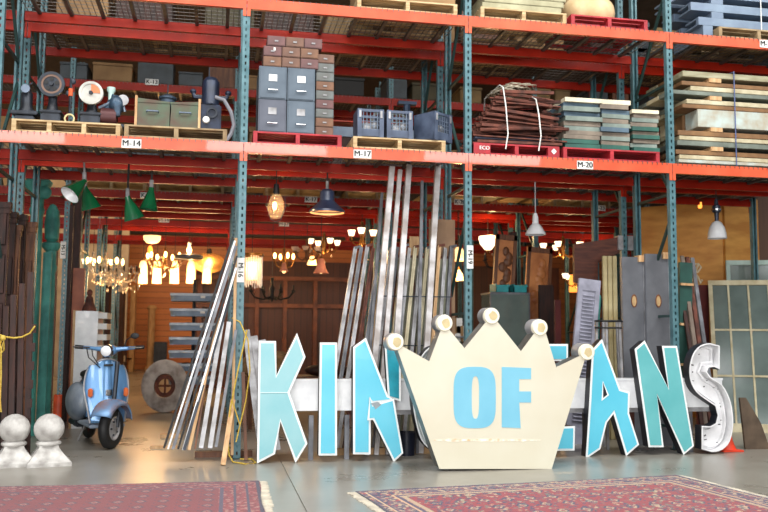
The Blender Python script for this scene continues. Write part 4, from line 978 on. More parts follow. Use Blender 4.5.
# ================================================================ boards leaning on the front rack post
def lean(name, lb, cat, pb, pt, Yb, Yt, w_, d_, mt, group, ext=0, two=None):
    a = fl(*pb); a = at(pb[0], pb[1], Yb); a.z = max(a.z, 0) if abs(a.z) < .12 else a.z; b = at(pt[0], pt[1], Yt); a.z = max(a.z, .005)
    m = MB().bar((0, 0, 0), tuple(b-a), w_, d_, bev=.002); o = solo(name, m, mt, lb, cat, a, group=group); return o
G = 'long boards leaning on the front rack post'
specs = [((164, 448), (233, 237), .25, -.06, .022, BLK, 'long black strip leaning on the rack post, outermost'), ((168, 449), (235, 241), .25, -.06, .018, ENW, 'long white edged strip leaning beside the outermost black one'),
         ((173, 449), (236, 246), .2, -.05, .03, GALVD, 'long grey metal strip leaning on the rack post, third in'), ((178, 449), (237, 256), .2, -.05, .02, BLK, 'long black strip leaning fourth in on the rack post'),
         ((183, 450), (236, 268), .15, -.05, .02, ENW, 'long thin white strip leaning fifth in on the rack post'), ((189, 450), (219, 318), .12, -.04, .032, LWOOD, 'pale wooden strip leaning in the middle of the bundle'),
         ((184, 450), (232, 290), .1, .0, .03, STEEL, 'dark iron strip leaning just behind the pale wooden one'),
         ((201, 448), (222, 322), .1, -.03, .045, GALV, 'broad silver strip leaning left of the silver pair'), ((210, 448), (229, 322), .08, -.03, .045, GALV, 'broad silver strip leaning right of the silver pair'),
         ((216, 447), (236, 330), .06, -.03, .03, GALVD, 'dull grey strip leaning closest to the rack post'), ((195, 449), (214, 330), .15, .0, .02, MWOOD, 'thin brown strip leaning between pale wood and silver')]
for pb, pt, Yb, Yt, w_, mt, lb in specs: lean('leaning_strip', lb, 'strip', pb, pt, -.25+Yb*.5, Yt-.04, w_, .05, mt, G)
lean('leaning_board', 'narrow raw wooden board standing in front of the rack post foot', 'board', (223, 467), (233, 400), -.45, -.12, .05, .03, LWOOD, None)
lean('leaning_board', 'tall thin tan board standing against the rack post', 'board', (232, 455), (236, 238), -.1, -.03, .03, .02, LWOOD, None)
lean('leaning_board', 'brown board standing just right of the rack post', 'board', (246, 460), (243, 372), -.12, -.03, .035, .03, MWOOD, None)
for i, (pb, pt) in enumerate((((262, 452), (246, 330)), ((270, 452), (254, 336)), ((277, 450), (262, 340)))):
    lean('leaning_panel', f'white metal panel leaning behind the K, {["left","middle","right"][i]} of three', 'panel', pb, pt, -.1, .12, .075, .03, GALV, 'white panels behind the K')
p = fl(150, 449); solo('wood_offcut', MB().b2((0, 0, 0), (.3, .06, .03)), LWOOD, 'short pale wood offcut on the floor under the leaning strips', 'wood block', (p.x, p.y, 0))
p = fl(158, 442); solo('wood_offcut', MB().b2((0, 0, 0), (.25, .1, .05)), LWOOD, 'pale wood block on the floor behind the offcut', 'wood block', (p.x, p.y+.35, 0))
a = fl(205, 450); solo('base_block', MB().b2((0, 0, 0), (.6, .08, .06)), MWOOD, 'brown timber on the floor under the silver strips', 'timber', (a.x-.1, .15, 0))
rp = [at(x, y, Y) for x, y, Y in ((232, 318, -.03), (240, 322, -.06), (248, 340, -.08), (250, 370, -.1), (246, 400, -.14), (240, 425, -.2), (236, 442, -.25), (240, 425, -.2), (232, 400, -.22))]
m = MB().tube([p-rp[0] for p in rp], .007)
q = [at(x, y, -.22) for x, y in ((247, 330), (238, 370), (230, 410), (228, 440), (229, 455))]+[fl(233, 462, .012), fl(245, 464, .012), fl(256, 463, .012), fl(252, 459, .012), fl(240, 459, .012)]
m.tube([p-rp[0] for p in q], .008); solo('rope', m, ROPE, 'yellow rope hanging and coiled at the front rack post foot', 'rope', rp[0])

# ================================================================ galvanised frames and poles in the middle bay
GALVL = mat('pale galvanised pole', (206, 204, 206), .45, .2, (150, 142, 138), 5, .1)
G = 'steel poles standing in the middle bay'
poles = [((392, 167), (366, 455), GALVL, .062), ((400, 170), (376, 455), GALVL, .05), ((409, 165), (388, 455), GALVL, .062), ((422, 181), (417, 455), GALVD, .035), ((438, 164), (420, 455), GALVL, .065), ((382, 193), (362, 455), GALVD, .035), ((404, 186), (398, 455), GALVD, .03)]
pn = ['leftmost tall', 'second tall', 'third tall', 'slim dark', 'rightmost tall', 'shorter capped', 'thin short']
for i, (pt, pb, mt, w_) in enumerate(poles):
    lean('steel_pole', f'{pn[i]} galvanised pole leaning in the middle bay', 'pole', pb, pt, .04+.02*i, .44+.05*i, w_, w_, mt, G)
GF = 'metal channel frames leaning behind the broken N'
for i in range(17):
    tx = 354+i*6.0; bx = tx-(34-1.35*i); mt = [GALV, GALVD, GALV, RUST, GALVD, LWOOD, GALV, GALVD, PAPER][i % 9]
    if i in (8, 10, 12): mt = mat('aged cream strip', (200, 190, 160), .6, 0, (160, 150, 122), 5)
    a = at(bx, 452, .2+.0*i); a.z = .005; b = at(tx, 248-(i % 3), .62)
    t = thing('leaning_channel', f'leaning metal channel behind the sign, {["1st","2nd","3rd"][i] if i<3 else str(i+1)+"th"} from the left of its row', 'channel', a, group=GF)
    d = b-a; m = MB(); m.bar((0, 0, 0), tuple(d), .012, .06).bar((.022, -.0, 0), tuple(d+Vector((.022, 0, 0))), .034, .008)
    part('channel', m, mt, t)
    if i % 2 == 0: part('end_bracket', MB().bar(tuple(d), tuple(d+Vector((.085, .02, .02))), .03, .03), RUST if i % 4 else GALVD, t)
a = at(394, 450, .62); b = at(452, 450, .62); zt_ = at(420, 256, .7).z; t = thing('window_screen', 'grey green glazed screen standing behind the leaning channels', 'screen', (a.x, .64, 0)); W_ = b.x-a.x
part('glass', MB().b2((.02, .008, .02), (W_-.02, .014, zt_-.02)), mat('dusty green glass', (150, 152, 132), .4, 0, (118, 120, 102), 4), t)
part('frame', MB().b2((0, 0, 0), (.03, .03, zt_)).b2((W_-.03, 0, 0), (W_, .03, zt_)).b2((0, 0, zt_-.03), (W_, .03, zt_)).b2((0, 0, 0), (W_, .03, .03)).b2((W_*.33, 0, 0), (W_*.33+.02, .03, zt_)).b2((W_*.66, 0, 0), (W_*.66+.02, .03, zt_)), RUST, t)
for i, py in enumerate((296, 345)):
    a = at(378, py, .45-.08*i); b = at(452, py+1, .45-.08*i); solo('cross_rod', MB().bar((0, 0, 0), tuple(b-a), .012, .012), STEEL, f'thin dark rod across the leaning channels, {["upper","lower"][i]} one', 'rod', a)
for i, (px0, px1, py, mt, lb) in enumerate(((429, 455, 219, mat('brown hardboard', (150, 118, 88), .6, 0, (128, 98, 72), 3), 'tan hardboard sheet standing behind the right channels'), (410, 422, 236, LWOOD, 'pale raw board standing behind the channels'))):
    a = at(px0, 300, .72); b = at(px1, 300, .72); zt_ = at(px0, py, .72).z; solo('hardboard_sheet', MB().b2((0, 0, 0), (b.x-a.x, .02, zt_)), mt, lb, 'board', (a.x, .72+i*.03, 0))
a = at(375, 455, .1); solo('floor_timber', MB().b2((0, 0, 0), (1.6, .09, .07)), LWOOD, 'pale timber lying on the floor under the leaning channels', 'timber', (at(330, 450, .1).x, .12, 0))
p = at(420, 440, .0); solo('bucket', MB().lathe([(.09, 0), (.11, .25), (.1, .25), (.08, .02), (0, .02)], n=20), mat('navy plastic', (24, 30, 50), .4), 'small navy bucket on the floor left of the crown', 'bucket', (at(407, 440, .02).x, .05, 0))

# dim stuff behind K and I: sacks and table
c = at(262, 345, 3.2)
for i, (px, py, r) in enumerate(((262, 352, .22), (276, 356, .2), (252, 358, .18))):
    c = at(px, 362, 3.0); t = thing('burlap_sack', f'tan burlap sack seen above the K, {["middle","right","left"][i]} one', 'sack', (c.x, 3.0, .72), group='burlap sacks above the K'); part('body', MB().ell((0, 0, r*.8), (r, r*.8, r*.8)).ell((r*.3, 0, r*1.5), (r*.4, r*.4, r*.25)), mat('burlap', (150, 116, 78), .9, 0, (110, 82, 52), 12, .4), t)
c = at(285, 380, 3.0); t = thing('work_table', 'low brown work table behind the K and I', 'table', (at(245, 380, 3).x, 2.75, 0)); W_ = at(352, 380, 3).x-at(245, 380, 3).x
part('top', MB().b2((0, 0, .66), (W_, .7, .72)), MWOOD, t)
for x in (.05, W_-.1):
    for y in (.04, .62): part('leg', MB().b2((x, y, 0), (x+.05, y+.05, .66)), MWOOD, t)
p = at(320, 372, 2.95); solo('cushion', MB().ell((0, 0, .08), (.22, .16, .08)).ell((.28, 0, .07), (.2, .15, .07)), DWOOD, 'dark rounded bundle lying on the brown work table', 'bundle', (p.x, 2.95, .72))

# ================================================================ right of the middle post: panels, display case
for i, (x0, x1, x2, x3, yt, yb, Y_, lb) in enumerate(((484, 510, 484, 500, 233, 330, 3.0, 'carved amber wood door panel standing right of the rack post'), (523, 548, 517, 537, 246, 330, 3.3, 'framed amber wood panel standing left of the pendant lamp'))):
    a = at(x2, yb, Y_); b = at(x3, yb, Y_); tz = at(x0, yt, Y_).z; W_ = b.x-a.x+.08; t = thing('carved_door', lb, 'door panel', (a.x, Y_, 0), (0, math.radians(4), 0), 'amber wood panels'); AM = mat('amber wood', (206, 134, 76), .5, 0, (160, 92, 46), 4, .3)
    part('slab', MB().b2((0, 0, 0), (W_, .05, tz), bev=.005), AM, t); m = MB()
    m.b2((0, -.02, tz-.08), (W_, 0, tz)); m.b2((0, -.02, 0), (.05, 0, tz)); m.b2((W_-.05, -.02, 0), (W_, 0, tz)); part('frame', m, MWOOD, t)
    m = MB()
    for k_ in range(16): m.ell((W_/2+rr.uniform(-.06, .06), 0, tz-.25-k_*.08), (rr.uniform(.05, .08), .02, rr.uniform(.06, .08)), u=8, v=6)
    part('carving', m, MWOOD if i == 0 else AM, t)
a = at(490, 292, 2.6); b = at(530, 292, 2.6); t = thing('display_case', 'glass display case with metal rim, under the teal bins', 'display case', (a.x, 2.6, 0)); W_ = b.x-a.x; H_ = a.z
part('glass', MB().b2((.01, .01, .4), (W_-.01, .44, H_-.03)), GLASS, t); part('top', MB().b2((0, 0, H_-.03), (W_, .45, H_)), GALVD, t); part('plinth', MB().b2((0, 0, 0), (W_, .45, .4)), DWOOD, t)
for x in (0, W_-.02): part('corner_rail', MB().b2((x, 0, .4), (x+.02, .02, H_-.03)), GALVD, t)
for px, lb in ((496, 'left'), (514, 'right')):
    p = at(px, 290, 2.7); t = thing('teal_bin', f'bright teal scoop bin on the display case, {lb} one', 'bin', (p.x, 2.7, H_), group='teal bins on the display case'); m = MB(); W_ = .2
    m.b2((0, 0, 0), (W_, .3, .01)).b2((0, 0, 0), (.01, .3, .13)).b2((W_-.01, 0, 0), (W_, .3, .13)).b2((0, .29, 0), (W_, .3, .13)).b2((0, 0, 0), (W_, .01, .1)); part('shell', m, mat('teal plastic', (36, 160, 166), .4), t); part('lip', MB().b2((-.01, -.012, .09), (W_+.01, .0, .11)), mat('teal plastic', (36, 160, 166)), t)
for i, (px, py) in enumerate(((445, 322), (455, 318), (462, 326))):
    c = at(px, py, 1.5); t = thing('white_box', f'white carton stacked beside the rack post above the crown, {["left","middle","right"][i]} one', 'carton', (c.x-.1, 1.5, c.z-.2), group='white cartons by the middle post'); part('body', MB().b2((0, 0, 0), (.2, .25, .2), bev=.003), PAPER, t); part('tape', MB().b2((.08, -.003, 0), (.12, .0, .2)), TAN, t)
c = at(440, 335, 1.5); t = thing('low_shelf', 'grey metal shelf holding the white cartons', 'shelf', (at(436, 340, 1.5).x, 1.45, 0)); zz = at(440, 336, 1.5).z
part('board', MB().b2((0, 0, zz-.02), (.62, .35, zz)), GALVD, t)
for x in (0, .59): part('side_post', MB().b2((x, 0, 0), (x+.03, .35, zz-.02)), GALVD, t)

# ================================================================ right group
def slab(name, lb, cat, x0, x1, ytop, Y_, mt, th=.05, rx=0, ry=0, group=None, extra=None, zt=None):
    a = at(x0, 380, Y_); b = at(x1, 380, Y_); zt_ = zt or at((x0+x1)/2, ytop, Y_).z; W_ = b.x-a.x
    t = thing(name, lb, cat, (a.x, Y_, 0), (rx, ry, 0), group); part('slab', MB().b2((0, 0, 0), (W_, th, zt_), bev=.004), mt, t)
    if extra: extra(t, W_, zt_)
    return t
GS = mat('grey painted steel', (126, 128, 134), .4, .5, (104, 106, 112), 3)
def louv(t, W_, H_):
    m = MB(); z = .3
    while z < H_-.18: m.box((W_/2, -.006, z), (W_-.14, .03, .005), Matrix.Rotation(.5, 3, 'X')); z += .045
    part('louvres', m, mat('lilac grey paint', (150, 150, 166), .5), t)
    part('frame', MB().b2((0, -.014, H_-.14), (W_, 0, H_)).b2((0, -.014, 0), (.06, 0, H_-.14)).b2((W_-.06, -.014, 0), (W_, 0, H_-.14)).b2((.06, -.014, 0), (W_-.06, 0, .2)), mat('lilac grey paint', (150, 150, 166)), t)
slab('shutter_door', 'lilac grey louvred shutter leaning right of the crown', 'shutter', 564, 586, 277, .7, mat('lilac grey paint', (150, 150, 166)), .03, 0, math.radians(6), None, louv)
slab('thin_door', 'thin teal door edge beside the lilac shutter', 'door', 587, 593, 294, .9, PATINA, .04, 0, math.radians(4))
slab('navy_door', 'tall navy door standing behind the cream boards', 'door', 600, 608, 258, 1.15, mat('navy paint', (34, 42, 78), .5), .04, 0, math.radians(2))
for i, (x0, x1) in enumerate(((605, 609), (610, 614), (615, 619))): slab('cream_board', f'cream board standing by the grey steel doors, {["left","middle","right"][i]} of three', 'board', x0, x1, 256, 1.05, mat('butter cream paint', (214, 200, 156), .6, 0, (190, 172, 124), 5), .04, group='cream boards by the steel doors')
a = at(579, 243, 1.1); b = at(624, 236, 1.1); d = b-a; t = thing('table_top', 'dark brown wooden table top standing on edge above the boards', 'table top', (a.x, 1.25, 0)); 
part('slab', MB().prism([(0, at(585, 282, 1.1).z), (at(603, 282, 1.1).x-a.x, at(603, 282, 1.1).z), (at(603, 262, 1.1).x-a.x, at(603, 262, 1.1).z), (d.x, at(625, 252, 1.1).z), (d.x, b.z), (0, a.z)], 0, .06), mat('chestnut wood', (100, 54, 40), .45, 0, (70, 36, 28), 4, stretch=(1, 6, 6)), t)
for x in (d.x-.02, d.x+.12): part('clamp', MB().b2((x, -.03, b.z-.17), (x+.07, .08, b.z+.02)), GALV, t)
def oval(t, W_, H_):
    z = at(640, 301, .45).z; R = Matrix.Rotation(PI/2, 3, 'X')
    part('oval_rim', MB().lathe([(.03, .0), (.038, .0), (.038, .01), (.03, .01)], (W_*.5, -.0, z), R, 28, closed=True, sy=2.1), MWOOD, t)
    part('oval_window', MB().lathe([(0, .004), (.03, .004)], (W_*.5, 0, z), R, 28, sy=2.1), mat('amber glass', (200, 166, 120), .2), t)
    part('edge_trim', MB().b2((W_-.02, -.01, 0), (W_, 0, H_)), GALV, t)
    part('top_block', MB().b2((W_*.7, -.03, H_-.06), (W_+.05, .1, H_+.02)), LWOOD if t.location.x > 6.9 else MWOOD, t)
    part('lock', MB().ell((W_*.6, -.004, z-.7), (.02, .01, .02)), BLK, t)
slab('steel_door', 'grey steel elevator door with oval window, left of the pair', 'door', 624, 647, 257, .45, GS, .05, 0, 0, 'grey steel doors with oval windows', oval)
slab('steel_door', 'grey steel elevator door with oval window, right of the pair', 'door', 648, 672, 254, .38, GS, .05, 0, 0, 'grey steel doors with oval windows', oval)
slab('ladder', 'dark green ladder frame right of the steel doors', 'frame', 677, 690, 262, .6, mat('bottle green', (36, 78, 70), .5), .05, 0, math.radians(2), None, lambda t, W_, H_: [part('rung', MB().b2((0, -.03, z), (W_, 0, z+.03)), LWOOD, t) for z in (.5, .95, 1.45, 1.95)])
for i, (x0, x1, yt, Y_) in enumerate(((694, 698, 256, .75), (699, 703, 257, .7), (704, 709, 258, .65), (690, 693, 268, .8))):
    lean('leaning_trim', f'weathered grey brown trim board leaning right of the ladder frame, {["second","third","rightmost","leftmost"][i]}', 'trim board', (x0+14, 440), (x0-12, yt), .0+.1, .8, .05, .03, [mat('weathered trim', (130, 116, 104), .7, 0, (96, 82, 72), 5), RUST, GALVD, DWOOD][i], 'trim boards by the ladder frame')
slab('red_door', 'dark red door standing behind the white bracket', 'door', 697, 711, 285, 2.2, mat('deep red paint', (92, 30, 30), .5), .05)
c = at(700, 280, 2.0); t = thing('iron_bracket', 'ornate cream scroll bracket before the plywood wall', 'bracket', (c.x, 2.05, at(700, 284, 2).z+.0)); k_ = sc(2.0)
def px2(pts): return [((x-700)*k_, 0, (284-y)*k_) for x, y in pts]
part('scroll', MB().tube(px2([(692, 268), (694, 262), (701, 261), (704, 265), (700, 270), (696, 272), (694, 280), (696, 284)]), .016, 6).tube(px2([(696, 272), (700, 276), (703, 283), (705, 279)]), .016, 6).tube(px2([(701, 261), (697, 270), (693, 284)]), .016, 6), mat('cream iron', (224, 206, 170), .5), t)
# black cage and steel legs
a = at(596, 321, .3); b = at(621, 323, .3); t = thing('stool_stack', 'black iron stool with pale steel legs behind the A', 'stool', ((a.x+b.x)/2, .3, 0)); H_ = a.z; W_ = (b.x-a.x)/2
part('ring', MB().tube([(W_*math.cos(q), .13*math.sin(q), H_) for q in [2*PI*j/20 for j in range(20)]], .012, closed=True).tube([(W_*math.cos(q), .13*math.sin(q), H_-.08) for q in [2*PI*j/20 for j in range(20)]], .01, closed=True), BLK, t)
for j in range(5): q = 2*PI*j/5+.4; part('leg', MB().bar((W_*1.2*math.cos(q), .15*math.sin(q), 0), (W_*.9*math.cos(q), .11*math.sin(q), H_), .03), GALV, t)
# more small stuff between sign and racks at right
for i, (x0, x1, yt, Y_, mt, lb) in enumerate([(628, 634, 385, .15, RUST, 'short rust brown board behind the A and N'), (556, 562, 300, 1.6, mat('deep red paint', (92, 30, 30)), 'deep red door edge left of the lilac shutter'), (540, 555, 285, 2.6, DWOOD, 'dark red brown door standing beyond the lilac shutter'), (510, 518, 232, 4.2, DWOOD, 'dark post-like plank beyond the display case')]): slab('door_edge', lb, 'door', x0, x1, yt, Y_, mt)
a = fl(738, 443); m = MB().prism([(0, 0), (.32, 0), (.24, .3), (.08, .6), (0, .6)], 0, .03); solo('plywood_scrap', m, mat('dark scrap wood', (92, 76, 60), .7, 0, (66, 52, 40), 5), 'dark triangular wood scrap leaning behind the S', 'wood scrap', (a.x-.28, -.05, 0), (math.radians(-8), 0, 0))
p = at(729, 450, -.15); t = thing('traffic_cone', 'small orange red cone foot peeking from behind the S', 'cone', (p.x, -.12, 0)); part('cone', MB().lathe([(.1, .01), (.06, .12), (.03, .3), (0, .3)], n=20), mat('cone red', (232, 70, 40), .5), t); part('foot', MB().b2((-.13, -.13, 0), (.13, .13, .02), bev=.005), mat('cone red', (232, 70, 40)), t)
# window sashes
FRM = mat('aged cream window paint', (206, 196, 164), .6, 0, (176, 162, 126), 6); MINT = mat('pale mint window paint', (176, 196, 186), .55, 0, (150, 172, 164), 5)
def sash(lb, x0b, xw, yb, yt, Yb, Yt, cols, rws, mt, th, wd):
    a = fl(x0b, yb); a = Vector((at(x0b, yb, Yb).x, Yb, 0.0)); top = at(x0b+13, yt, Yt); H_ = (Vector((0, top.y, top.z))-Vector((0, Yb, 0))).length
    t = thing('window_sash', lb, 'window', a, (-math.atan2(Yt-Yb, top.z), 0, 0), 'old window sashes'); L = wd
    sh = (top.x-a.x)*.0
    m = MB(); m.b2((0, 0, 0), (.055, th, H_)).b2((L-.055, 0, 0), (L, th, H_)).b2((.055, 0, 0), (L-.055, th, .12)).b2((.055, 0, H_-.07), (L-.055, th, H_)); part('frame', m, mt, t)
    m = MB()
    for i in range(1, cols): x = L*i/cols; m.b2((x-.013, .002, .12), (x+.013, th-.002, H_-.07))
    for j in range(1, rws): z = .12+(H_-.19)*j/rws; m.b2((.055, .003, z-.013), (L-.055, th-.003, z+.013))
    part('muntins', m, mt, t)
    for i in range(cols):
        for j in range(rws):
            z = .12+(H_-.19)*j/rws; z1 = .12+(H_-.19)*(j+1)/rws; x = max(L*i/cols, .055); x1 = min(L*(i+1)/cols, L-.055)
            part('pane', MB().b2((x+.004, th/2-.002, z+.004), (x1-.004, th/2+.002, z1-.004)), GLASS, t)
    return t
w1 = sash('cream many-paned window sash leaning at the right edge, front one', 716, 80, 420, 281, 1.75, 2.15, 4, 3, FRM, .04, 1.08)
w1.rotation_euler = (w1.rotation_euler.x, 0, math.radians(-24))
w2 = sash('pale mint window sash with large panes, behind the cream one', 734, 80, 425, 261, 2.4, 2.6, 2, 2, MINT, .05, 1.4)
w2.rotation_euler = (w2.rotation_euler.x, 0, math.radians(-20))
c = at(760, 268, 3.2); solo('white_carton', MB().b2((0, 0, 0), (.6, .4, .3)), PAPER, 'white carton above the mint window sash', 'carton', (at(750, 268, 3.0).x, 3.0, at(750, 280, 3.0).z))
t = thing('crate_stand', 'dark wooden stand holding the white carton', 'stand', (at(750, 268, 3.0).x, 3.0, 0)); part('body', MB().b2((0, 0, 0), (.6, .35, at(750, 280, 3.0).z-.005)), DWOOD, t); part('top', MB().b2((-.02, -.02, at(750, 280, 3.0).z-.06), (.62, .0, at(750, 280, 3.0).z-.005)), DWOOD, t)

# ================================================================ hanging lamps
PL = [(.92, ZL), (1.28, ZL), (2.16, ZL), (4.48, 3.39), (5.36, 3.39), (5.73, 3.37), (6.61, 3.37), (8.23, 3.42), (9.11, 3.42), (10.93, 3.4), (11.81, 3.4)]
def snap(Y): return min(PL, key=lambda q: abs(q[0]-Y))[0]
def under(t): return dict(PL)[min(PL, key=lambda q: abs(q[0]-t.location.y))[0]]-t.location.z
def cord(t, z0, z1):
    z1 = under(t); part('cord', MB().tube([(0, 0, z0), (0, 0, z1)], .006, 6), CORD, t)
def cone_lamp(px, py, Y, lb, tx, ty, ztop=ZL, r=.12, back=False):
    c = at(px, py, snap(Y)); t = thing('pendant_lamp', lb, 'lamp', c, group='green shaded lamps'); R = Matrix.Rotation(ty, 3, 'Y') @ Matrix.Rotation(tx, 3, 'X')
    part('shade', MB().lathe([(.03, .14), (.035, .1), (r*.55, .03), (r, -.13), (r*.97, -.132), (r*.5, .02), (.02, .09)], (0, 0, 0), R, 28), GRN, t)
    part('shade_lining', MB().lathe([(r*.95, -.128), (r*.48, .015), (.0, .07)], (0, 0, 0), R, 28), ENW if not back else GRN, t)
    top = R @ Vector((0, 0, .13)); part('socket', MB().tube([tuple(top), tuple(top+Vector((0, 0, .1)))], .025), GALV, t)
    part('bulb', MB().ell(tuple(R @ Vector((0, 0, -.05))), (.03, .03, .04)), ENW, t)
    part('cord', MB().tube([tuple(top+Vector((0, 0, .09))), (top.x, 0, under(t))], .012), GALV if py < 195 and px < 80 else CORD, t)
cone_lamp(77, 188, .7, 'green cone lamp tilted to show its white lining', -.5, .62)
cone_lamp(88, 198, 1.3, 'dark green cone lamp partly behind the tilted one', .2, -.3, back=True)
cone_lamp(131, 208, .9, 'green cone lamp tipped towards the right', .2, -.32, back=True)
cone_lamp(150, 199, 1.6, 'small green cone lamp hanging behind, farther right', 0, .1, r=.11, back=True)
# blue barn shade
c = at(327, 206, snap(.9)); t = thing('pendant_lamp', 'slate blue barn shade lamp over the I', 'lamp', c); 
part('shade', MB().lathe([(.055, .2), (.085, .17), (.09, .06), (.12, .03), (.215, -.06), (.215, -.085), (.208, -.085), (.208, -.062), (.11, .02), (.04, .1)], n=36), mat('slate blue enamel', (62, 76, 106), .35, .1, coat=.4), t)
part('lining', MB().lathe([(.206, -.083), (.206, -.06), (.11, .018), (0, .06)], n=36), mat('peach lining', (240, 196, 160), .5), t); part('bulb', MB().ell((0, 0, -.0), (.03, .03, .045)), EM_WARM, t)
part('stem', MB().tube([(0, 0, .2), (0, 0, .3)], .02), GALV, t); part('hook', MB().tube([(0, 0, .29), (.0, 0, under(t))], .01), CORD, t); lamp_light(t, (0, 0, -.05), 3)
# clear bulb lantern
c = at(276, 206, snap(.9)); t = thing('lantern', 'clear glass jar lantern with glowing bulb, left of the barn shade', 'lamp', c)
part('jar', MB().lathe([(.03, .15), (.075, .1), (.1, .0), (.085, -.1), (.05, -.15), (0, -.16)], n=24), CLEAR, t); part('socket', MB().lathe([(0, .27), (.03, .26), (.04, .16), (.035, .14), (0, .14)], n=16), BLK, t)
part('bulb', MB().ell((-.015, 0, 0), (.025, .025, .05)), EM_HOT, t); cord(t, .26, ZL-c.z); lamp_light(t, (0, 0, 0), 8)
part('guard_wire', MB().tube([(.1, 0, .12), (.115, 0, 0), (.06, 0, -.16), (0, 0, -.19), (-.06, 0, -.16), (-.115, 0, 0), (-.1, 0, .12)], .004, 5), STEEL, t)
# white enamel pendant
c = at(535.5, 229, snap(.9)); t = thing('pendant_lamp', 'white enamel bell pendant hanging on a rod above the crown', 'lamp', c)
part('shade', MB().lathe([(.02, .2), (.035, .15), (.04, .07), (.07, .04), (.125, -.05), (.13, -.075), (.124, -.075), (.06, .03), (0, .04)], n=32), ENW, t); part('rod', MB().tube([(0, 0, .2), (0, 0, under(t))], .008), GALV, t); part('bulb', MB().ell((0, 0, -.03), (.03, .03, .04)), ENW, t)
c = at(717, 231, snap(.9)); t = thing('pendant_lamp', 'white dome pendant with dark neck before the plywood wall', 'lamp', c)
part('shade', MB().lathe([(.03, .13), (.06, .11), (.095, .05), (.115, -.03), (.122, -.1), (.117, -.1), (.09, .04), (0, .1)], n=32), ENW, t); part('neck', MB().lathe([(.025, .12), (.03, .24), (.055, .25), (.055, .33), (.03, .35), (.02, .42), (0, .43)], n=18), mat('dark lamp neck', (54, 60, 76), .4, .5), t); part('collar', MB().lathe([(.058, .27), (.066, .27), (.066, .29), (.058, .29)], n=18, closed=True), CHROME, t)
part('bulb', MB().ell((0, 0, -.02), (.035, .035, .05)), ENW, t); cord(t, .42, ZL-c.z)
# pink little bell and pink-white shade
for px, py, Y, r, lb in ((284, 268, 6.3, .085, 'small pink glass bell pendant, right of the lantern'), (321, 268, 5.9, .14, 'larger pinkish shade pendant near the post behind the I')):
    c = at(px, py, snap(Y)); t = thing('pendant_lamp', lb, 'lamp', c, group='pink glass pendants'); part('shade', MB().lathe([(r*.25, r*1.2), (r*.45, r*.9), (r*.6, 0), (r, -r*.7), (r*.96, -r*.7), (r*.5, 0), (0, r*.8)], n=24), mat('pink glass', (224, 150, 130), .4), t); part('cap', MB().ell((0, 0, r*1.2), (r*.25, r*.25, r*.2)), BRASS, t); cord(t, r*1.2, 3.4-c.z)
    part('bulb', MB().ell((0, 0, -.05), (.04, .04, .05)), EM_WARM, t)
# glass cylinder pendants
LW_ = 34
nn = ['leftmost', 'second', 'third', 'fourth', 'fifth']
for i, px in enumerate((143, 157, 174.5, 191, 207)):
    Y = 9.6; c = at(px, 273, snap(Y)); t = thing('cylinder_pendant', f'frosted glass cylinder pendant glowing above the trays, {nn[i]} from left', 'lamp', c, group='frosted cylinder pendants')
    part('glass', MB().lathe([(.035, .26), (.07, .2), (.085, .1), (.095, -.22), (.088, -.22), (.075, .1), (.03, .24)], n=20), EM_WARM, t); part('cap', MB().lathe([(0, .32), (.03, .31), (.04, .25), (0, .25)], n=12), BRASS, t); cord(t, .31, 3.42-c.z)
    part('bulb', MB().ell((0, 0, 0), (.04, .04, .07)), EM_HOT, t); lamp_light(t, (0, -.2, -.1), 17)
# small bowl, saucer, amber globe
c = at(152, 240, snap(8.0)); t = thing('ceiling_bowl', 'small glowing glass bowl hanging with a drop below, above the cylinders', 'lamp', c); part('bowl', MB().lathe([(.17, .08), (.16, .0), (.1, -.06), (0, -.08)], n=22), EM_WARM, t); part('drop', MB().ell((-.03, 0, -.2), (.05, .05, .09)), EM_AMB, t); cord(t, .05, 3.4-c.z); lamp_light(t, (0, 0, -.3), 14)
c = at(189, 257, snap(7.2)); t = thing('saucer_pendant', 'flat grey saucer pendant with a bulb on top', 'lamp', c); part('saucer', MB().lathe([(0, .04), (.2, .04), (.25, .02), (.25, -.03), (.22, -.04), (0, -.04)], n=30), GALVD, t); part('bulb', MB().ell((0, 0, .12), (.045, .045, .06)), EM_HOT, t); part('socket', MB().tube([(0, 0, .17), (0, 0, .26)], .035), GALV, t); cord(t, .25, 3.4-c.z); lamp_light(t, (0, -.1, .2), 8)
c = at(209, 263, snap(9.0)); t = thing('amber_globe', 'wide amber glass globe pendant beside the rack post', 'lamp', c); part('globe', MB().ell((0, 0, 0), (.33, .3, .22)), mat('amber lamp glass', (240, 180, 100), .2, alpha=.35), t); part('bulb', MB().ell((0, 0, -.02), (.08, .08, .14)), EM_WARM, t); part('cap', MB().lathe([(0, .3), (.04, .3), (.06, .2), (0, .2)], n=12), BLK, t); cord(t, .3, 3.4-c.z); lamp_light(t, (0, -.4, 0), 22)
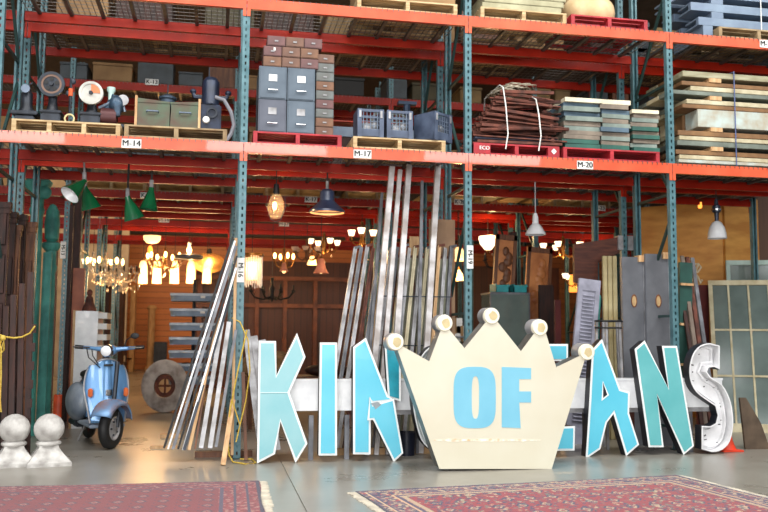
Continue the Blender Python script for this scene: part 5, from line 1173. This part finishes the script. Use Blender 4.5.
# chandeliers
def chandelier(px, py, Y, lb, arms, R_0, glow, drops, ztop, mt=BRASS, power=20, bulb_r=.045, up=.12, cyl=False):
    c = at(px, py, snap(Y)); t = thing('chandelier', lb, 'chandelier', c, group='chandeliers'); part('stem', MB().lathe([(0, .3), (.03, .28), (.02, .15), (.05, .08), (.03, 0), (.05, -.08), (.02, -.14), (0, -.17)], n=14), mt, t); cord(t, .28, ztop-c.z)
    for k_ in range(arms):
        a = 2*PI*k_/arms+.3; x, y = math.cos(a), math.sin(a)
        ar = part('arm', MB().tube([(0, 0, -.05), (x*R_0*.4, y*R_0*.4, -.12), (x*R_0*.8, y*R_0*.8, -.08), (x*R_0, y*R_0, .02)], .012, 6).lathe([(0, .02), (.035, .03), (.04, .045), (0, .045)], (x*R_0, y*R_0, 0), n=10), mt, t)
        if glow == 'candle': part('bulb', MB().ell((x*R_0, y*R_0, up), (bulb_r*.6, bulb_r*.6, bulb_r*1.3)), EM_HOT, ar)
        elif glow == 'tulip': part('glass_shade', MB().lathe([(.02, .03), (.045, .06), (.06, .11), (.07, .15), (.04, .08), (0, .04)], (x*R_0, y*R_0, 0), n=14), EM_WHITE, ar)
        elif glow == 'dark': part('candle', MB().tube([(x*R_0, y*R_0, .04), (x*R_0, y*R_0, .14)], .014), BLK, ar)
        elif glow == 'white': part('glass_shade', MB().lathe([(.02, .03), (.05, .07), (.07, .12), (.04, .07), (0, .04)], (x*R_0, y*R_0, 0), n=12), mat('unlit cream glass', (238, 206, 186), .4), ar)
    if drops:
        m = MB()
        for k_ in range(drops):
            a = 2*PI*rr.random(); r_ = R_0*rr.uniform(.25, 1); m.ell((r_*math.cos(a), r_*math.sin(a), rr.uniform(-.3, .2)), (.016, .016, .03), u=6, v=4)
        part('crystal_drops', m, CRYSTAL, t)['kind'] = 'stuff'
    if power: lamp_light(t, (0, -.15, -.3), power)
    return t
chandelier(120, 275, 5.8, 'crystal chandelier with pale drops above the scooter', 8, .32, 'dark', 90, 3.38, CRYSTAL, 6)
chandelier(105, 268, 6.3, 'crystal chandelier with glowing candles at the left', 6, .3, 'candle', 60, 3.4, GALV, 10)
chandelier(165, 262, 8.6, 'brass chandelier with candle bulbs above the trays', 7, .34, 'candle', 30, 3.42, BRASS, 30)
chandelier(93, 266, 9.0, 'two-arm white globe fixture at the left behind the post', 3, .25, 'tulip', 0, 3.4, GALV, 12)
chandelier(307, 254, 6.4, 'chandelier with unlit scalloped cream shades', 6, .24, 'white', 0, 3.4, MWOOD, 0)
chandelier(284, 262, 7.6, 'brass lantern chandelier with small lit candle', 4, .2, 'candle', 0, 3.4, BRASS, 10)
chandelier(272, 293, 7.0, 'dark iron chandelier hanging low against the brown boards', 8, .42, 'dark', 0, 3.4, BLK, 0)
chandelier(362, 238, 5.2, 'three-arm lamp with glowing tulip shades left of the poles', 3, .22, 'tulip', 0, 3.37, BRASS, 14)
chandelier(324, 247, 7.6, 'brass chandelier with two glowing tulips behind the barn shade', 4, .3, 'tulip', 8, 3.4, BRASS, 10)
chandelier(563, 251, 6.3, 'four-arm lamp with glowing glass shades right of the pendant', 5, .38, 'tulip', 0, 3.4, BRASS, 20)
chandelier(576, 281, 8.5, 'low brass lamp with amber tulips behind the shutter', 4, .3, 'tulip', 0, 3.4, BRASS, 16)
chandelier(497, 262, 5.6, 'dark wrought chandelier beside the carved panel', 6, .25, 'dark', 10, 3.4, BLK, 0)
# lit crystal drum right of the front post
c = at(252, 268, snap(5.0)); t = thing('crystal_drum', 'glowing tiered crystal drum lamp right of the front rack post', 'chandelier', c); m = MB()
for k_ in range(26): a = 2*PI*k_/26; m.box((.17*math.cos(a), .17*math.sin(a), -.05+.04*math.sin(k_)), (.016, .016, .5))
part('glass_rods', m, CRYSTAL, t); part('inner_glow', MB().lathe([(0, .1), (.09, .1), (.09, -.2), (0, -.2)], n=16), EM_WARM, t); part('crown_ring', MB().lathe([(.15, .2), (.2, .2), (.2, .24), (.15, .24)], n=24, closed=True), BRASS, t); cord(t, .2, 3.4-c.z); lamp_light(t, (0, -.3, 0), 16)
# torchiere bowl, small bells
c = at(488, 243, snap(5.2)); t = thing('bowl_pendant', 'glowing white glass bowl lamp right of the rack post', 'lamp', c); part('bowl', MB().lathe([(.16, .12), (.17, .08), (.14, -.02), (.06, -.12), (0, -.14)], n=24), EM_WHITE, t); part('finial', MB().ell((0, 0, -.15), (.03, .03, .04)), BRASS, t); cord(t, .0, 3.4-c.z); lamp_light(t, (0, -.25, .1), 18)
for i, (px, py, Y, lb) in enumerate(((459, 257, 4.0, 'glowing amber bell lamp just left of the M-19 post'), (458, 277, 4.6, 'small low amber bulb lamp left of the M-19 post'), (312, 262, 8, 'small glowing round bulb near the pink shade'), (594, 250, 7.5, 'single glowing white lamp over the table top'))):
    c = at(px, py, snap(Y)); t = thing('bell_lamp', lb, 'lamp', c, group='small glowing bell lamps'); part('shade', MB().lathe([(.03, .12), (.08, .05), (.1, -.06), (.06, 0), (0, .06)] if i != 0 else [(.04, .16), (.1, .08), (.18, -.06), (.12, 0), (0, .1)], n=18), EM_WARM if i != 3 else EM_WHITE, t); part('cap', MB().ell((0, 0, .14), (.03, .03, .04)), BRASS, t); cord(t, .14, 3.4-c.z); lamp_light(t, (0, -.2, -.1), 8)
# far lit panels / orange lantern
c = at(575, 282, snap(10.5))
for i, (px, py, w_, h_, lb) in enumerate(((573, 283, .25, .45, 'glowing orange paper lantern box deep in the right aisle'), (700, 205, .05, .1, 'small amber lantern above the plywood wall'))):
    Y = 10.5 if i == 0 else 2.5; c = at(px, py, snap(Y)); t = thing('box_lantern', lb, 'lamp', c, group='box lanterns'); part('shade', MB().b2((-w_/2, -w_/2, -h_/2), (w_/2, w_/2, h_/2), bev=.01), EM_AMB, t); part('cap', MB().b2((-w_/2-.01, -w_/2-.01, h_/2), (w_/2+.01, w_/2+.01, h_/2+.03)), BRASS, t); cord(t, h_/2, 3.4-c.z if i == 0 else ZL-c.z)
